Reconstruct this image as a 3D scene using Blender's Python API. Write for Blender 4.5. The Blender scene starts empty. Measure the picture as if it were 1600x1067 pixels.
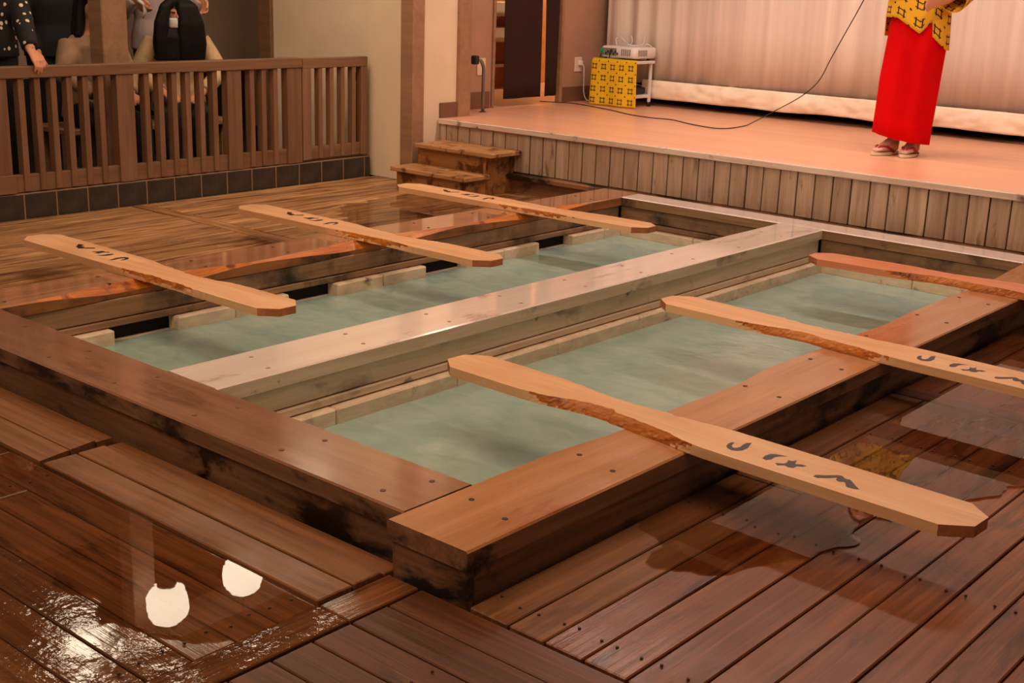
import bpy, bmesh, math, random
from mathutils import Vector, Matrix, noise
random.seed(7)
sc = bpy.context.scene
COL = sc.collection

# ------------------------------------------------------------------ camera
cam_d = bpy.data.cameras.new('camera'); cam = bpy.data.objects.new('camera', cam_d); COL.objects.link(cam)
F_PX, YAW, PITCH, ROLL = 1973.0, -0.70278, 0.27948, 0.033487
fw = Vector((math.cos(PITCH)*math.sin(YAW), math.cos(PITCH)*math.cos(YAW), -math.sin(PITCH)))
rt = Vector((math.cos(YAW), -math.sin(YAW), 0)); up = rt.cross(fw)
r2 = math.cos(ROLL)*rt + math.sin(ROLL)*up; u2 = -math.sin(ROLL)*rt + math.cos(ROLL)*up
m = Matrix((r2, u2, -fw)).transposed().to_4x4(); m.translation = (0, 0, 1.38)
cam.matrix_world = m
cam_d.sensor_width = 36; cam_d.lens = 36*F_PX/1600; cam_d.clip_start = .05
sc.camera = cam

# ------------------------------------------------------------------ world, lamps, exposure
vs = sc.view_settings
vs.view_transform = 'Standard'; vs.look = 'None'; vs.gamma = 1; vs.use_curve_mapping = False
vs.exposure = -0.25
wd = bpy.data.worlds.new('hall_air'); sc.world = wd; wd.use_nodes = True
bgn = wd.node_tree.nodes['Background']; bgn.inputs[0].default_value = (1, .68, .46, 1); bgn.inputs[1].default_value = .17

def lamp(name, kind, loc, target, energy, color, size=.5, spot=60, blend=.6, size_y=None):
    l = bpy.data.lights.new(name, kind); o = bpy.data.objects.new(name, l); COL.objects.link(o)
    l.energy = energy; l.color = color; o.location = loc
    d = Vector(target) - Vector(loc); o.rotation_euler = d.to_track_quat('-Z', 'Y').to_euler()
    if kind == 'AREA':
        l.size = size
        if size_y: l.shape = 'RECTANGLE'; l.size_y = size_y
    else: l.shadow_soft_size = size
    if kind == 'SPOT': l.spot_size = math.radians(spot); l.spot_blend = blend
    return o
STG = (1, .70, .56); HALL = (1, .67, .43)
lamp('stage_spot', 'SPOT', (-4.7, 5.1, 3.3), (-3.9, 8.4, .6), 112, STG, .12, 72, .8)
lamp('stage_spot', 'SPOT', (-1.7, 5.1, 3.3), (-2.8, 8.4, .6), 118, STG, .12, 72, .8)
lamp('stage_wash', 'AREA', (-3.4, 6.75, 3.5), (-3.4, 7.2, .4), 112, STG, 3.6, size_y=.4)
lamp('hall_light', 'AREA', (-2.6, 3.6, 3.6), (-2.9, 4.2, 0), 118, HALL, 3.0)
lamp('hall_light', 'AREA', (-.2, 1.6, 3.6), (-1.4, 2.6, 0), 26, HALL, 1.2)
lamp('hall_light', 'AREA', (-2.8, -.4, 3.3), (-3.4, 2.6, 0), 78, HALL, 1.4)
lamp('hall_light', 'AREA', (-5.3, 3.6, 3.4), (-5.3, 4.0, 0), 42, HALL, 1.2)  # no known source, added to brighten the left deck
lamp('side_lamp', 'SPOT', (-5.3, 4.6, 3.3), (-6.5, 6.3, .9), 85, HALL, .15, 85, .9)

# ------------------------------------------------------------------ helpers
def link(o): COL.objects.link(o); return o
def mesh_obj(name, me, mats=None, parent=None):
    o = bpy.data.objects.new(name, me); link(o)
    if mats:
        if not isinstance(mats, (list, tuple)): mats = [mats]
        if not len(me.materials):
            for mm in mats: me.materials.append(mm)
    if parent: o.parent = parent
    return o
def tag(o, label=None, cat=None, group=None, kind=None):
    if label: o['label'] = label
    if cat: o['category'] = cat
    if group: o['group'] = group
    if kind: o['kind'] = kind
    return o
def empty(name, loc=(0, 0, 0), rz=0):
    o = bpy.data.objects.new(name, None); link(o); o.location = loc; o.rotation_euler = (0, 0, rz); o.empty_display_size = .1
    return o

class MB:
    def __init__(s): s.v = []; s.f = []; s.mi = []; s.uv = None; s.sm = []
    def add(s, vs_, fs_, mi=0, smooth=False):
        b = len(s.v); s.v += [tuple(p) for p in vs_]
        for f in fs_: s.f.append(tuple(b+i for i in f)); s.mi.append(mi); s.sm.append(smooth)
        return s
    def box(s, x0, x1, y0, y1, z0, z1, mi=0, b=0.0):
        if b <= 0:
            s.add([(x0,y0,z0),(x1,y0,z0),(x1,y1,z0),(x0,y1,z0),(x0,y0,z1),(x1,y0,z1),(x1,y1,z1),(x0,y1,z1)],
                  [(0,3,2,1),(4,5,6,7),(0,1,5,4),(1,2,6,5),(2,3,7,6),(3,0,4,7)], mi)
        else:
            bm = bmesh.new(); bmesh.ops.create_cube(bm, size=1)
            for v in bm.verts: v.co = (x0+(v.co.x+.5)*(x1-x0), y0+(v.co.y+.5)*(y1-y0), z0+(v.co.z+.5)*(z1-z0))
            bmesh.ops.bevel(bm, geom=bm.edges[:], offset=b, segments=1, affect='EDGES', profile=.5)
            s.bm(bm, mi)
        return s
    def bm(s, bm, mi=0, smooth=False):
        bm.verts.index_update()
        s.add([v.co[:] for v in bm.verts], [[v.index for v in f.verts] for f in bm.faces], mi, smooth); bm.free(); return s
    def prism(s, pts, z0, z1, mi=0, mside=None, pts0=None):
        n = len(pts); lo = pts0 or pts
        b = len(s.v)
        s.v += [(p[0], p[1], z1) for p in pts] + [(p[0], p[1], z0) for p in lo]
        s.f.append(tuple(b+i for i in range(n))); s.mi.append(mi); s.sm.append(False)
        s.f.append(tuple(b+n+i for i in reversed(range(n)))); s.mi.append(mi); s.sm.append(False)
        for i in range(n):
            j = (i+1) % n
            s.f.append((b+i, b+n+i, b+n+j, b+j)); s.sm.append(False)
            s.mi.append(mi if mside is None else (mside[i] if isinstance(mside, list) else mside))
        return s
    def loft(s, rings, mi=0, cap=True, smooth=True, closed=True):
        b = len(s.v); n = len(rings[0])
        for r in rings: s.v += [tuple(p) for p in r]
        for k in range(len(rings)-1):
            for i in range(n if closed else n-1):
                j = (i+1) % n
                s.f.append((b+k*n+i, b+k*n+j, b+(k+1)*n+j, b+(k+1)*n+i)); s.mi.append(mi); s.sm.append(smooth)
        if cap:
            s.f.append(tuple(b+i for i in reversed(range(n)))); s.mi.append(mi); s.sm.append(False)
            e = b+(len(rings)-1)*n
            s.f.append(tuple(e+i for i in range(n))); s.mi.append(mi); s.sm.append(False)
        return s
    def tube(s, pts, rad, n=8, mi=0, side=None, flat=1.0):
        pts = [Vector(p) for p in pts]; rings = []
        if not isinstance(rad, (list, tuple)): rad = [rad]*len(pts)
        prev = None
        for i, p in enumerate(pts):
            t = (pts[min(i+1, len(pts)-1)] - pts[max(i-1, 0)]); t = t.normalized() if t.length > 1e-9 else Vector((0, 0, 1))
            a = Vector(side) if side else (prev if prev else (Vector((0, 0, 1)) if abs(t.z) < .9 else Vector((1, 0, 0))))
            a = a - t*a.dot(t); a = a.normalized() if a.length > 1e-6 else t.orthogonal().normalized()
            prev = a; c = t.cross(a); r = rad[i]
            ra, rb = (r if isinstance(r, (tuple, list)) else (r, r*flat))
            rings.append([p + a*ra*math.cos(2*math.pi*k/n) + c*rb*math.sin(2*math.pi*k/n) for k in range(n)])
        return s.loft(rings, mi)
    def ball(s, c, r, mi=0, n=12, m_=8):
        r = (r, r, r) if not isinstance(r, (tuple, list)) else r
        rings = []
        for k in range(1, m_):
            a = math.pi*k/m_
            rings.append([(c[0]+r[0]*math.sin(a)*math.cos(2*math.pi*i/n), c[1]+r[1]*math.sin(a)*math.sin(2*math.pi*i/n), c[2]-r[2]*math.cos(a)) for i in range(n)])
        return s.loft(rings, mi)
    def mesh(s, name, tri=True):
        me = bpy.data.meshes.new(name); me.from_pydata(s.v, [], s.f)
        me.polygons.foreach_set('material_index', s.mi); me.polygons.foreach_set('use_smooth', s.sm)
        bm = bmesh.new(); bm.from_mesh(me)
        big = [f for f in bm.faces if len(f.verts) > 4]
        if big: bmesh.ops.triangulate(bm, faces=big)
        bmesh.ops.recalc_face_normals(bm, faces=bm.faces[:])
        bm.to_mesh(me); bm.free(); me.update()
        return me
    def build(s, name, mats, parent=None, loc=None):
        o = mesh_obj(name, s.mesh(name), mats, parent)
        if loc: o.location = loc
        return o

def ell(cx, cy, z, rx, ry, n=24, rot=0, f=None):
    out = []
    for k in range(n):
        a = 2*math.pi*k/n; x, y = rx*math.cos(a), ry*math.sin(a)
        c, s_ = math.cos(rot), math.sin(rot)
        out.append((cx+x*c-y*s_, cy+x*s_+y*c, z if f is None else f(a)))
    return out

# ------------------------------------------------------------------ materials
def newmat(name):
    mt = bpy.data.materials.new(name); mt.use_nodes = True; nt = mt.node_tree
    return mt, nt, nt.nodes['Principled BSDF']
def N(nt, t, **kw):
    n = nt.nodes.new('ShaderNode'+t)
    for k, v in kw.items():
        if k.startswith('i_'):
            key = k[2:]; n.inputs[int(key) if key.isdigit() else key.replace('_', ' ')].default_value = v
        else: setattr(n, k, v)
    return n
def L(nt, a, b): nt.links.new(a, b)
def math_(nt, op, a, b=None, clamp=False):
    n = nt.nodes.new('ShaderNodeMath'); n.operation = op; n.use_clamp = clamp
    for i, x in enumerate((a, b)):
        if x is None: continue
        if isinstance(x, (int, float)): n.inputs[i].default_value = x
        else: nt.links.new(x, n.inputs[i])
    return n.outputs[0]
def ramp(nt, fac, stops, interp='LINEAR'):
    r = nt.nodes.new('ShaderNodeValToRGB'); r.color_ramp.interpolation = interp
    el = r.color_ramp.elements
    while len(el) < len(stops): el.new(.5)
    for e, (p, c) in zip(el, stops):
        e.position = p; e.color = (c[0], c[1], c[2], 1) if isinstance(c, (tuple, list)) else (c, c, c, 1)
    nt.links.new(fac, r.inputs[0]); return r.outputs[0]
def mixc(nt, fac, a, b, mode='MIX'):
    n = nt.nodes.new('ShaderNodeMix'); n.data_type = 'RGBA'; n.blend_type = mode
    for i, x in ((0, fac), (6, a), (7, b)):
        if isinstance(x, (int, float)): n.inputs[i].default_value = x
        elif isinstance(x, (tuple, list)): n.inputs[i].default_value = (x[0], x[1], x[2], 1)
        else: nt.links.new(x, n.inputs[i])
    return n.outputs[2]
def lin(r, g, b):
    f = lambda c: (c/255/12.92) if c/255 <= .04045 else ((c/255+.055)/1.055)**2.4
    return (f(r), f(g), f(b))

def plain(name, col, rough=.6, metal=0, spec=.5, noise_amt=.12, nscale=8, bump=0, sheen=0):
    mt, nt, p = newmat(name)
    p.inputs['Roughness'].default_value = rough; p.inputs['Metallic'].default_value = metal
    p.inputs['Specular IOR Level'].default_value = spec
    tc = N(nt, 'TexCoord'); nz = N(nt, 'TexNoise', i_Scale=nscale, i_Detail=4.0); L(nt, tc.outputs['Object'], nz.inputs['Vector'])
    c = ramp(nt, nz.outputs[0], [(.3, tuple(x*(1-noise_amt) for x in col)), (.7, tuple(min(1, x*(1+noise_amt)) for x in col))])
    L(nt, c, p.inputs['Base Color'])
    if bump:
        b = N(nt, 'Bump', i_Strength=bump, i_Distance=.01); L(nt, nz.outputs[0], b.inputs['Height']); L(nt, b.outputs[0], p.inputs['Normal'])
    if sheen: p.inputs['Sheen Weight'].default_value = sheen
    return mt

def wood(name, dark, light, rough=.45, spec=.5, gx=1.6, gy=26, stain=None, stain_lo=.52, stain_hi=.68, stain_scale=3.0,
         bump=.25, vary=.25, wet=None, knots=True, stain2=None, s2=(.55, .7), s2scale=5.0, glint=False, stain_stretch=1.0, coat=0.0, rvar=True):
    """grain runs along the local x axis of each piece"""
    mt, nt, p = newmat(name)
    tc = N(nt, 'TexCoord'); oi = N(nt, 'ObjectInfo')
    off = N(nt, 'VectorMath', operation='SCALE'); off.inputs[0].default_value = (13.1, 7.7, 5.3); L(nt, oi.outputs['Random'], off.inputs['Scale'])
    add = N(nt, 'VectorMath', operation='ADD'); L(nt, tc.outputs['Object'], add.inputs[0]); L(nt, off.outputs[0], add.inputs[1])
    mp = N(nt, 'Mapping'); mp.inputs['Scale'].default_value = (gx, gy, gy); L(nt, add.outputs[0], mp.inputs[0])
    n1 = N(nt, 'TexNoise', i_Scale=1.0, i_Detail=5.0, i_Roughness=.6, i_Distortion=.6); L(nt, mp.outputs[0], n1.inputs['Vector'])
    mp2 = N(nt, 'Mapping'); mp2.inputs['Scale'].default_value = (gx*3, gy*6, gy*6); L(nt, add.outputs[0], mp2.inputs[0])
    n2 = N(nt, 'TexNoise', i_Scale=1.0, i_Detail=3.0); L(nt, mp2.outputs[0], n2.inputs['Vector'])
    g = math_(nt, 'ADD', math_(nt, 'MULTIPLY', n1.outputs[0], .72), math_(nt, 'MULTIPLY', n2.outputs[0], .28))
    mid = tuple((a+b)/2 for a, b in zip(dark, light))
    c = ramp(nt, g, [(.33, dark), (.5, mid), (.66, light)])
    if vary:
        hv = N(nt, 'HueSaturation'); L(nt, c, hv.inputs['Color'])
        L(nt, math_(nt, 'ADD', math_(nt, 'MULTIPLY', oi.outputs['Random'], vary*2), 1-vary), hv.inputs['Value']); c = hv.outputs[0]
    geo = N(nt, 'NewGeometry')
    if stain is not None:
        ms = N(nt, 'Mapping'); ms.inputs['Scale'].default_value = (stain_scale, stain_scale*stain_stretch, stain_scale*stain_stretch); L(nt, add.outputs[0], ms.inputs[0])
        s_ = N(nt, 'TexNoise', i_Scale=1.0, i_Detail=7.0, i_Roughness=.62, i_Distortion=.3); L(nt, ms.outputs[0], s_.inputs['Vector'])
        c = mixc(nt, ramp(nt, s_.outputs[0], [(stain_lo, 0.0), (stain_hi, 1.0)]), c, stain)
    if stain2 is not None:
        s_ = N(nt, 'TexNoise', i_Scale=s2scale, i_Detail=6.0, i_Roughness=.65); L(nt, geo.outputs['Position'], s_.inputs['Vector'])
        c = mixc(nt, ramp(nt, s_.outputs[0], [(s2[0], 0.0), (s2[1], 1.0)]), c, stain2)
    rsock = None; bstr = None
    if wet:
        # standing water and wet film, shaped by its own ragged outline on the deck
        wn = N(nt, 'TexNoise', i_Scale=2.6, i_Detail=6.0, i_Roughness=.6); L(nt, geo.outputs['Position'], wn.inputs['Vector'])
        acc = None
        for (cx, cy, rx, ry) in wet['ell']:
            sb = N(nt, 'VectorMath', operation='SUBTRACT'); L(nt, geo.outputs['Position'], sb.inputs[0]); sb.inputs[1].default_value = (cx, cy, 0)
            ml = N(nt, 'VectorMath', operation='MULTIPLY'); L(nt, sb.outputs[0], ml.inputs[0]); ml.inputs[1].default_value = (1/rx, 1/ry, 0)
            ln = N(nt, 'VectorMath', operation='LENGTH'); L(nt, ml.outputs[0], ln.inputs[0])
            v = math_(nt, 'SUBTRACT', 1.25, ln.outputs['Value'])
            acc = v if acc is None else math_(nt, 'MAXIMUM', acc, v)
        base = math_(nt, 'MULTIPLY', math_(nt, 'SUBTRACT', wn.outputs[0], .5), wet.get('rag', 1.3))
        msk = math_(nt, 'MULTIPLY', math_(nt, 'ADD', base, math_(nt, 'MULTIPLY', acc, 1.0)), 9.0, True) if acc is not None else None
        # general damp film: broad patches of lower roughness
        dn = N(nt, 'TexNoise', i_Scale=1.4, i_Detail=5.0); L(nt, geo.outputs['Position'], dn.inputs['Vector'])
        film = ramp(nt, dn.outputs[0], [(.35, wet.get('r_lo', .16)), (.62, wet.get('r_hi', .42))])
        if msk is not None:
            rmix = N(nt, 'Mix'); rmix.data_type = 'FLOAT'; L(nt, msk, rmix.inputs[0]); L(nt, film, rmix.inputs[2]); rmix.inputs[3].default_value = .035
            rsock = rmix.outputs[0]
            bstr = math_(nt, 'MULTIPLY', math_(nt, 'SUBTRACT', 1.0, math_(nt, 'MULTIPLY', msk, .97)), bump)
            c = mixc(nt, math_(nt, 'MULTIPLY', msk, .28), c, (0.02, .012, .008))
        else: rsock = film
    L(nt, c, p.inputs['Base Color'])
    p.inputs['Specular IOR Level'].default_value = spec
    p.inputs['Roughness'].default_value = rough
    if coat: p.inputs['Coat Weight'].default_value = coat; p.inputs['Coat Roughness'].default_value = .08
    if rsock is not None: L(nt, rsock, p.inputs['Roughness'])
    elif rvar:
        rn = N(nt, 'TexNoise', i_Scale=4.0, i_Detail=4.0); L(nt, add.outputs[0], rn.inputs['Vector'])
        L(nt, ramp(nt, rn.outputs[0], [(.35, rough*.7), (.65, min(1, rough*1.35))]), p.inputs['Roughness'])
    b = N(nt, 'Bump', i_Distance=.004); b.inputs['Strength'].default_value = bump
    if bstr is not None: L(nt, bstr, b.inputs['Strength'])
    hsock = g
    if glint:
        gl = N(nt, 'TexNoise', i_Scale=60.0, i_Detail=3.0); L(nt, geo.outputs['Position'], gl.inputs['Vector'])
        pt = N(nt, 'TexNoise', i_Scale=7.0, i_Detail=3.0); L(nt, geo.outputs['Position'], pt.inputs['Vector'])
        pm_ = ramp(nt, pt.outputs[0], [(.42, .12), (.58, 1.0)])
        hsock = math_(nt, 'ADD', math_(nt, 'MULTIPLY', g, .5), math_(nt, 'MULTIPLY', math_(nt, 'MULTIPLY', gl.outputs[0], pm_), 1.5))
    L(nt, hsock, b.inputs['Height']); L(nt, b.outputs[0], p.inputs['Normal'])
    return mt

M = {}
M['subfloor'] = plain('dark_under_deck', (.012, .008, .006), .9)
W_L = dict(ell=[], r_lo=.24, r_hi=.6)
W_F = dict(ell=[], r_lo=.07, r_hi=.16, rag=.5)
W_R = dict(ell=[], r_lo=.15, r_hi=.42)
M['deck_left'] = wood('weathered_deck_wood', lin(104, 66, 36), lin(212, 164, 110), .5, wet=W_L, gx=2.2, gy=30, bump=.6, vary=.14, stain=lin(84, 42, 22), stain_lo=.53, stain_hi=.68, stain_scale=1.8, stain_stretch=8)
M['deck_front'] = wood('wet_deck_wood', lin(84, 50, 28), lin(138, 88, 52), .3, wet=W_F, gx=1.6, gy=44, bump=.25, vary=.2, stain=lin(58, 32, 18), stain_lo=.54, stain_hi=.70, stain_scale=2.5, stain_stretch=7)
M['deck_glint'] = wood('rough_wet_deck_wood', lin(70, 42, 26), lin(118, 76, 46), .045, gx=1.6, gy=40, bump=.20, vary=.2, glint=True)
M['deck_near'] = wood('dark_near_deck_wood', lin(66, 38, 22), lin(112, 68, 38), .35, spec=.4, wet=dict(ell=[], r_lo=.24, r_hi=.5), gx=1.5, gy=42, bump=.4, vary=.14, stain=lin(44, 24, 14), stain_lo=.54, stain_hi=.7, stain_scale=2.4, stain_stretch=5)
M['deck_dry'] = wood('new_deck_wood', lin(108, 68, 40), lin(154, 104, 64), .46, spec=.4, gx=1.5, gy=40, bump=.25, vary=.12, coat=.03, stain=lin(92, 52, 28), stain_lo=.55, stain_hi=.70, stain_scale=2.2, stain_stretch=6)
M['deck_right'] = wood('red_brown_deck_wood', lin(92, 48, 23), lin(146, 84, 44), .35, spec=.42, wet=W_R, gx=1.5, gy=42, bump=.4, vary=.14, stain=lin(52, 24, 12), stain_lo=.54, stain_hi=.68, stain_scale=2.4, stain_stretch=5, stain2=lin(160, 112, 70), s2=(.66, .78), s2scale=3.2)
M['cap_front'] = wood('front_cap_wood', lin(140, 98, 76), lin(164, 120, 94), .14, gx=.9, gy=12, bump=.04, vary=.05, stain=lin(104, 62, 48), stain_lo=.56, stain_hi=.72, stain_scale=1.5, stain_stretch=4, coat=.7)
M['cap_right'] = wood('right_cap_wood', lin(166, 114, 74), lin(198, 144, 100), .22, gx=.9, gy=12, bump=.06, vary=.05, stain=lin(150, 74, 40), stain_lo=.58, stain_hi=.72, stain_scale=1.8, stain_stretch=3, coat=.2)
M['cap_left'] = wood('left_cap_wood', lin(158, 110, 80), lin(196, 146, 110), .10, gx=.9, gy=15, bump=.04, vary=.05, coat=.8)
M['cap_pale_sheen'] = wood('pale_cap_wood_sheen', lin(246, 228, 220), lin(253, 244, 238), .14, gx=.9, gy=12, bump=.03, vary=.04, stain=lin(150, 98, 90), stain_lo=.58, stain_hi=.74, stain_scale=2.2, stain_stretch=2.5, coat=.9)  # whitish wood, lightened further to carry the curtain reflection in its colour
M['fresh'] = wood('worn_orange_wood', lin(150, 74, 20), lin(222, 138, 52), .42, gx=2, gy=30, bump=.6, vary=.1, stain=lin(120, 48, 18), stain_lo=.56, stain_hi=.68, stain_scale=9)
M['skirt'] = wood('mouldy_tub_side', lin(92, 58, 36), lin(150, 106, 74), .55, gx=1.2, gy=14, bump=.4, vary=.15, stain=lin(34, 20, 12), stain_lo=.50, stain_hi=.58, stain_scale=2.2, stain_stretch=2.0)
M['skirt_edge'] = wood('stained_cap_edge', lin(84, 58, 40), lin(150, 112, 80), .45, gx=1.2, gy=14, bump=.3, vary=.1, stain=lin(26, 16, 11), stain_lo=.47, stain_hi=.6, stain_scale=3.2, stain_stretch=2.0)
M['inner'] = wood('mineral_coated_wall', lin(194, 168, 140), lin(226, 206, 180), .5, gx=1.2, gy=14, bump=.3, vary=.06, stain=lin(104, 80, 70), stain_lo=.58, stain_hi=.74, stain_scale=3.0, stain_stretch=1.6, stain2=lin(44, 30, 28), s2=(.66, .76), s2scale=8.0)
M['inner_dark'] = wood('brown_inner_wall', lin(112, 80, 56), lin(164, 128, 96), .5, gx=1.2, gy=14, bump=.3, vary=.12, stain=lin(40, 24, 14), stain_lo=.52, stain_hi=.66, stain_scale=2.4)
M['ledge'] = wood('mineral_ledge', lin(206, 186, 158), lin(244, 226, 202), .7, gx=6, gy=12, bump=.6, vary=.06, stain=lin(120, 100, 84), stain_lo=.60, stain_hi=.72, stain_scale=9)
M['cap_side'] = wood('brown_cap_side', lin(112, 66, 34), lin(164, 104, 56), .4, gx=1, gy=14, bump=.2, vary=.05, stain=lin(40, 22, 12), stain_lo=.5, stain_hi=.66, stain_scale=2)
M['peg'] = plain('dark_wood_plug', lin(58, 36, 26), .6)
M['peg_pale'] = plain('pale_wood_plug', lin(176, 136, 120), .5)
M['peg_mid'] = plain('brown_wood_plug', lin(96, 64, 50), .5)
M['board'] = wood('pale_cedar_board', lin(218, 164, 118), lin(242, 196, 150), .42, gx=1.1, gy=17, bump=.12, vary=.04, coat=.06)
M['board_red'] = wood('reddish_cedar_board', lin(204, 122, 84), lin(228, 150, 108), .42, gx=1.1, gy=17, bump=.12, vary=.03)
M['board_end'] = wood('cedar_end_grain', lin(150, 88, 52), lin(190, 122, 78), .55, gx=3, gy=30, bump=.2, vary=.05)
M['ink'] = plain('brush_ink', (.012, .010, .016), .4)
M['stage_plank'] = wood('greyed_stage_plank', lin(152, 124, 104), lin(196, 170, 148), .55, gx=1.5, gy=16, bump=.3, vary=.12, stain=lin(92, 52, 34), stain_lo=.60, stain_hi=.74, stain_scale=5, stain_stretch=3)
M['stage_nose'] = wood('worn_lit_stage_edge', lin(206, 176, 158), lin(240, 222, 208), .25, gx=1.2, gy=20, bump=.3, vary=.03, stain=lin(104, 60, 46), stain_lo=.58, stain_hi=.7, stain_scale=7)  # pale worn wood, strong stage light on the edge lightened into its colour
M['stage_floor'] = wood('orange_stage_floor', lin(224, 166, 134), lin(242, 188, 154), .30, gx=.14, gy=11, bump=.0, vary=.0, rvar=False)
M['step'] = wood('blotched_step_wood', lin(124, 80, 42), lin(172, 120, 66), .45, gx=1.4, gy=14, bump=.3, vary=.08, stain=lin(84, 44, 20), stain_lo=.52, stain_hi=.62, stain_scale=9)
M['tread'] = wood('worn_tread_wood', lin(156, 110, 68), lin(206, 158, 108), .42, gx=1.2, gy=15, bump=.35, vary=.08, stain=lin(108, 58, 32), stain_lo=.53, stain_hi=.63, stain_scale=12)
M['fence'] = wood('brown_fence_wood', lin(112, 80, 58), lin(142, 106, 78), .5, gx=1.2, gy=18, bump=.15, vary=.10)
M['post'] = wood('brown_post_wood', lin(142, 108, 82), lin(170, 132, 102), .5, gx=.8, gy=12, bump=.12, vary=.05)
M['slate'] = plain('dark_slate_tile', lin(58, 50, 44), .45, noise_amt=.3, nscale=14, bump=.2)
M['grout'] = plain('beige_grout', lin(150, 122, 92), .85)
M['plaster'] = plain('cream_plaster', lin(232, 212, 186), .85, noise_amt=.05, nscale=3, bump=.05)
M['plaster_shaded'] = plain('shaded_beige_plaster', lin(176, 156, 134), .85, noise_amt=.08, nscale=2)  # dimness of the gallery is darkened into this plaster colour
M['brown_panel'] = plain('brown_wall_panel', lin(180, 142, 116), .6, noise_amt=.05)
M['baseboard'] = plain('brown_baseboard', lin(120, 84, 64), .45)
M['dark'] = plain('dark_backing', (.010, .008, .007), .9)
M['ceiling'] = wood('dark_ceiling_board', lin(60, 38, 24), lin(92, 60, 38), .6, gx=1, gy=12)
M['white'] = plain('white_plastic', (.78, .75, .72), .4, noise_amt=.03)
M['vent'] = plain('grey_vent', (.22, .21, .21), .6)
M['black'] = plain('black_plastic', (.012, .012, .013), .4)
M['grey_metal'] = plain('grey_metal_tube', (.22, .21, .21), .35, metal=.6)
M['green'] = plain('green_tape', (.02, .36, .16), .5)
M['noren'] = plain('dark_maroon_cloth', lin(44, 16, 14), .9, noise_amt=.25, nscale=3)
M['red'] = plain('red_cloth', (.68, .0, .002), .85, spec=.12, noise_amt=.10, nscale=5)
M['red_strap'] = plain('red_strap', (.38, .01, .02), .5)
M['sole'] = plain('cream_sandal', lin(226, 205, 170), .55)
M['tabi'] = plain('pale_sock', lin(214, 170, 158), .7)
M['skin'] = plain('skin', lin(214, 150, 118), .5, noise_amt=.06)
M['hair'] = plain('black_hair', (.006, .005, .005), .6, spec=.2, noise_amt=.4, nscale=40)
M['mask'] = plain('white_mask', (.72, .72, .66), .8)
M['cream_coat'] = plain('cream_coat', lin(188, 162, 122), .6, bump=.5, nscale=14, noise_amt=.2)
M['beige'] = plain('beige_jacket', lin(164, 134, 106), .8, bump=.5, nscale=12, noise_amt=.2)
M['lavender'] = plain('lavender_grey_sweatshirt', lin(178, 162, 164), .85, bump=.3, nscale=7)
M['navy'] = plain('dark_navy_trousers', lin(36, 34, 42), .85)
M['blackcloth'] = plain('black_cloth', (.008, .008, .009), .85)

def water_mat():
    mt, nt, p = newmat('milky_green_water')
    geo = N(nt, 'NewGeometry'); mp = N(nt, 'Mapping'); mp.inputs['Scale'].default_value = (3.5, 5.5, 1); mp.inputs['Rotation'].default_value = (0, 0, .5)
    L(nt, geo.outputs['Position'], mp.inputs[0])
    n = N(nt, 'TexNoise', i_Scale=1.6, i_Detail=4.0, i_Distortion=1.2); L(nt, mp.outputs[0], n.inputs['Vector'])
    L(nt, ramp(nt, n.outputs[0], [(.3, lin(146, 176, 170)), (.7, lin(166, 192, 184))]), p.inputs['Base Color'])
    p.inputs['Roughness'].default_value = .12; p.inputs['IOR'].default_value = 1.33
    p.inputs['Subsurface Weight'].default_value = 0
    n2 = N(nt, 'TexNoise', i_Scale=2.2, i_Detail=3.0, i_Distortion=.8); L(nt, mp.outputs[0], n2.inputs['Vector'])
    b = N(nt, 'Bump', i_Strength=.10, i_Distance=.03); L(nt, n2.outputs[0], b.inputs['Height']); L(nt, b.outputs[0], p.inputs['Normal'])
    return mt
M['water'] = water_mat()

def cloth_curtain():
    mt, nt, p = newmat('pale_stage_curtain')
    geo = N(nt, 'NewGeometry'); mp = N(nt, 'Mapping'); mp.inputs['Scale'].default_value = (16, 1, .35); L(nt, geo.outputs['Position'], mp.inputs[0])
    n = N(nt, 'TexNoise', i_Scale=1.0, i_Detail=3.0); L(nt, mp.outputs[0], n.inputs['Vector'])
    L(nt, ramp(nt, n.outputs[0], [(.3, lin(208, 192, 182)), (.7, lin(228, 215, 206))]), p.inputs['Base Color'])
    p.inputs['Roughness'].default_value = .9
    b = N(nt, 'Bump', i_Strength=.25, i_Distance=.02); L(nt, n.outputs[0], b.inputs['Height']); L(nt, b.outputs[0], p.inputs['Normal'])
    return mt
M['curtain'] = cloth_curtain()
M['hem'] = plain('bright_curtain_hem', lin(246, 232, 212), .85, noise_amt=.06, nscale=12, bump=.5)

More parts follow.
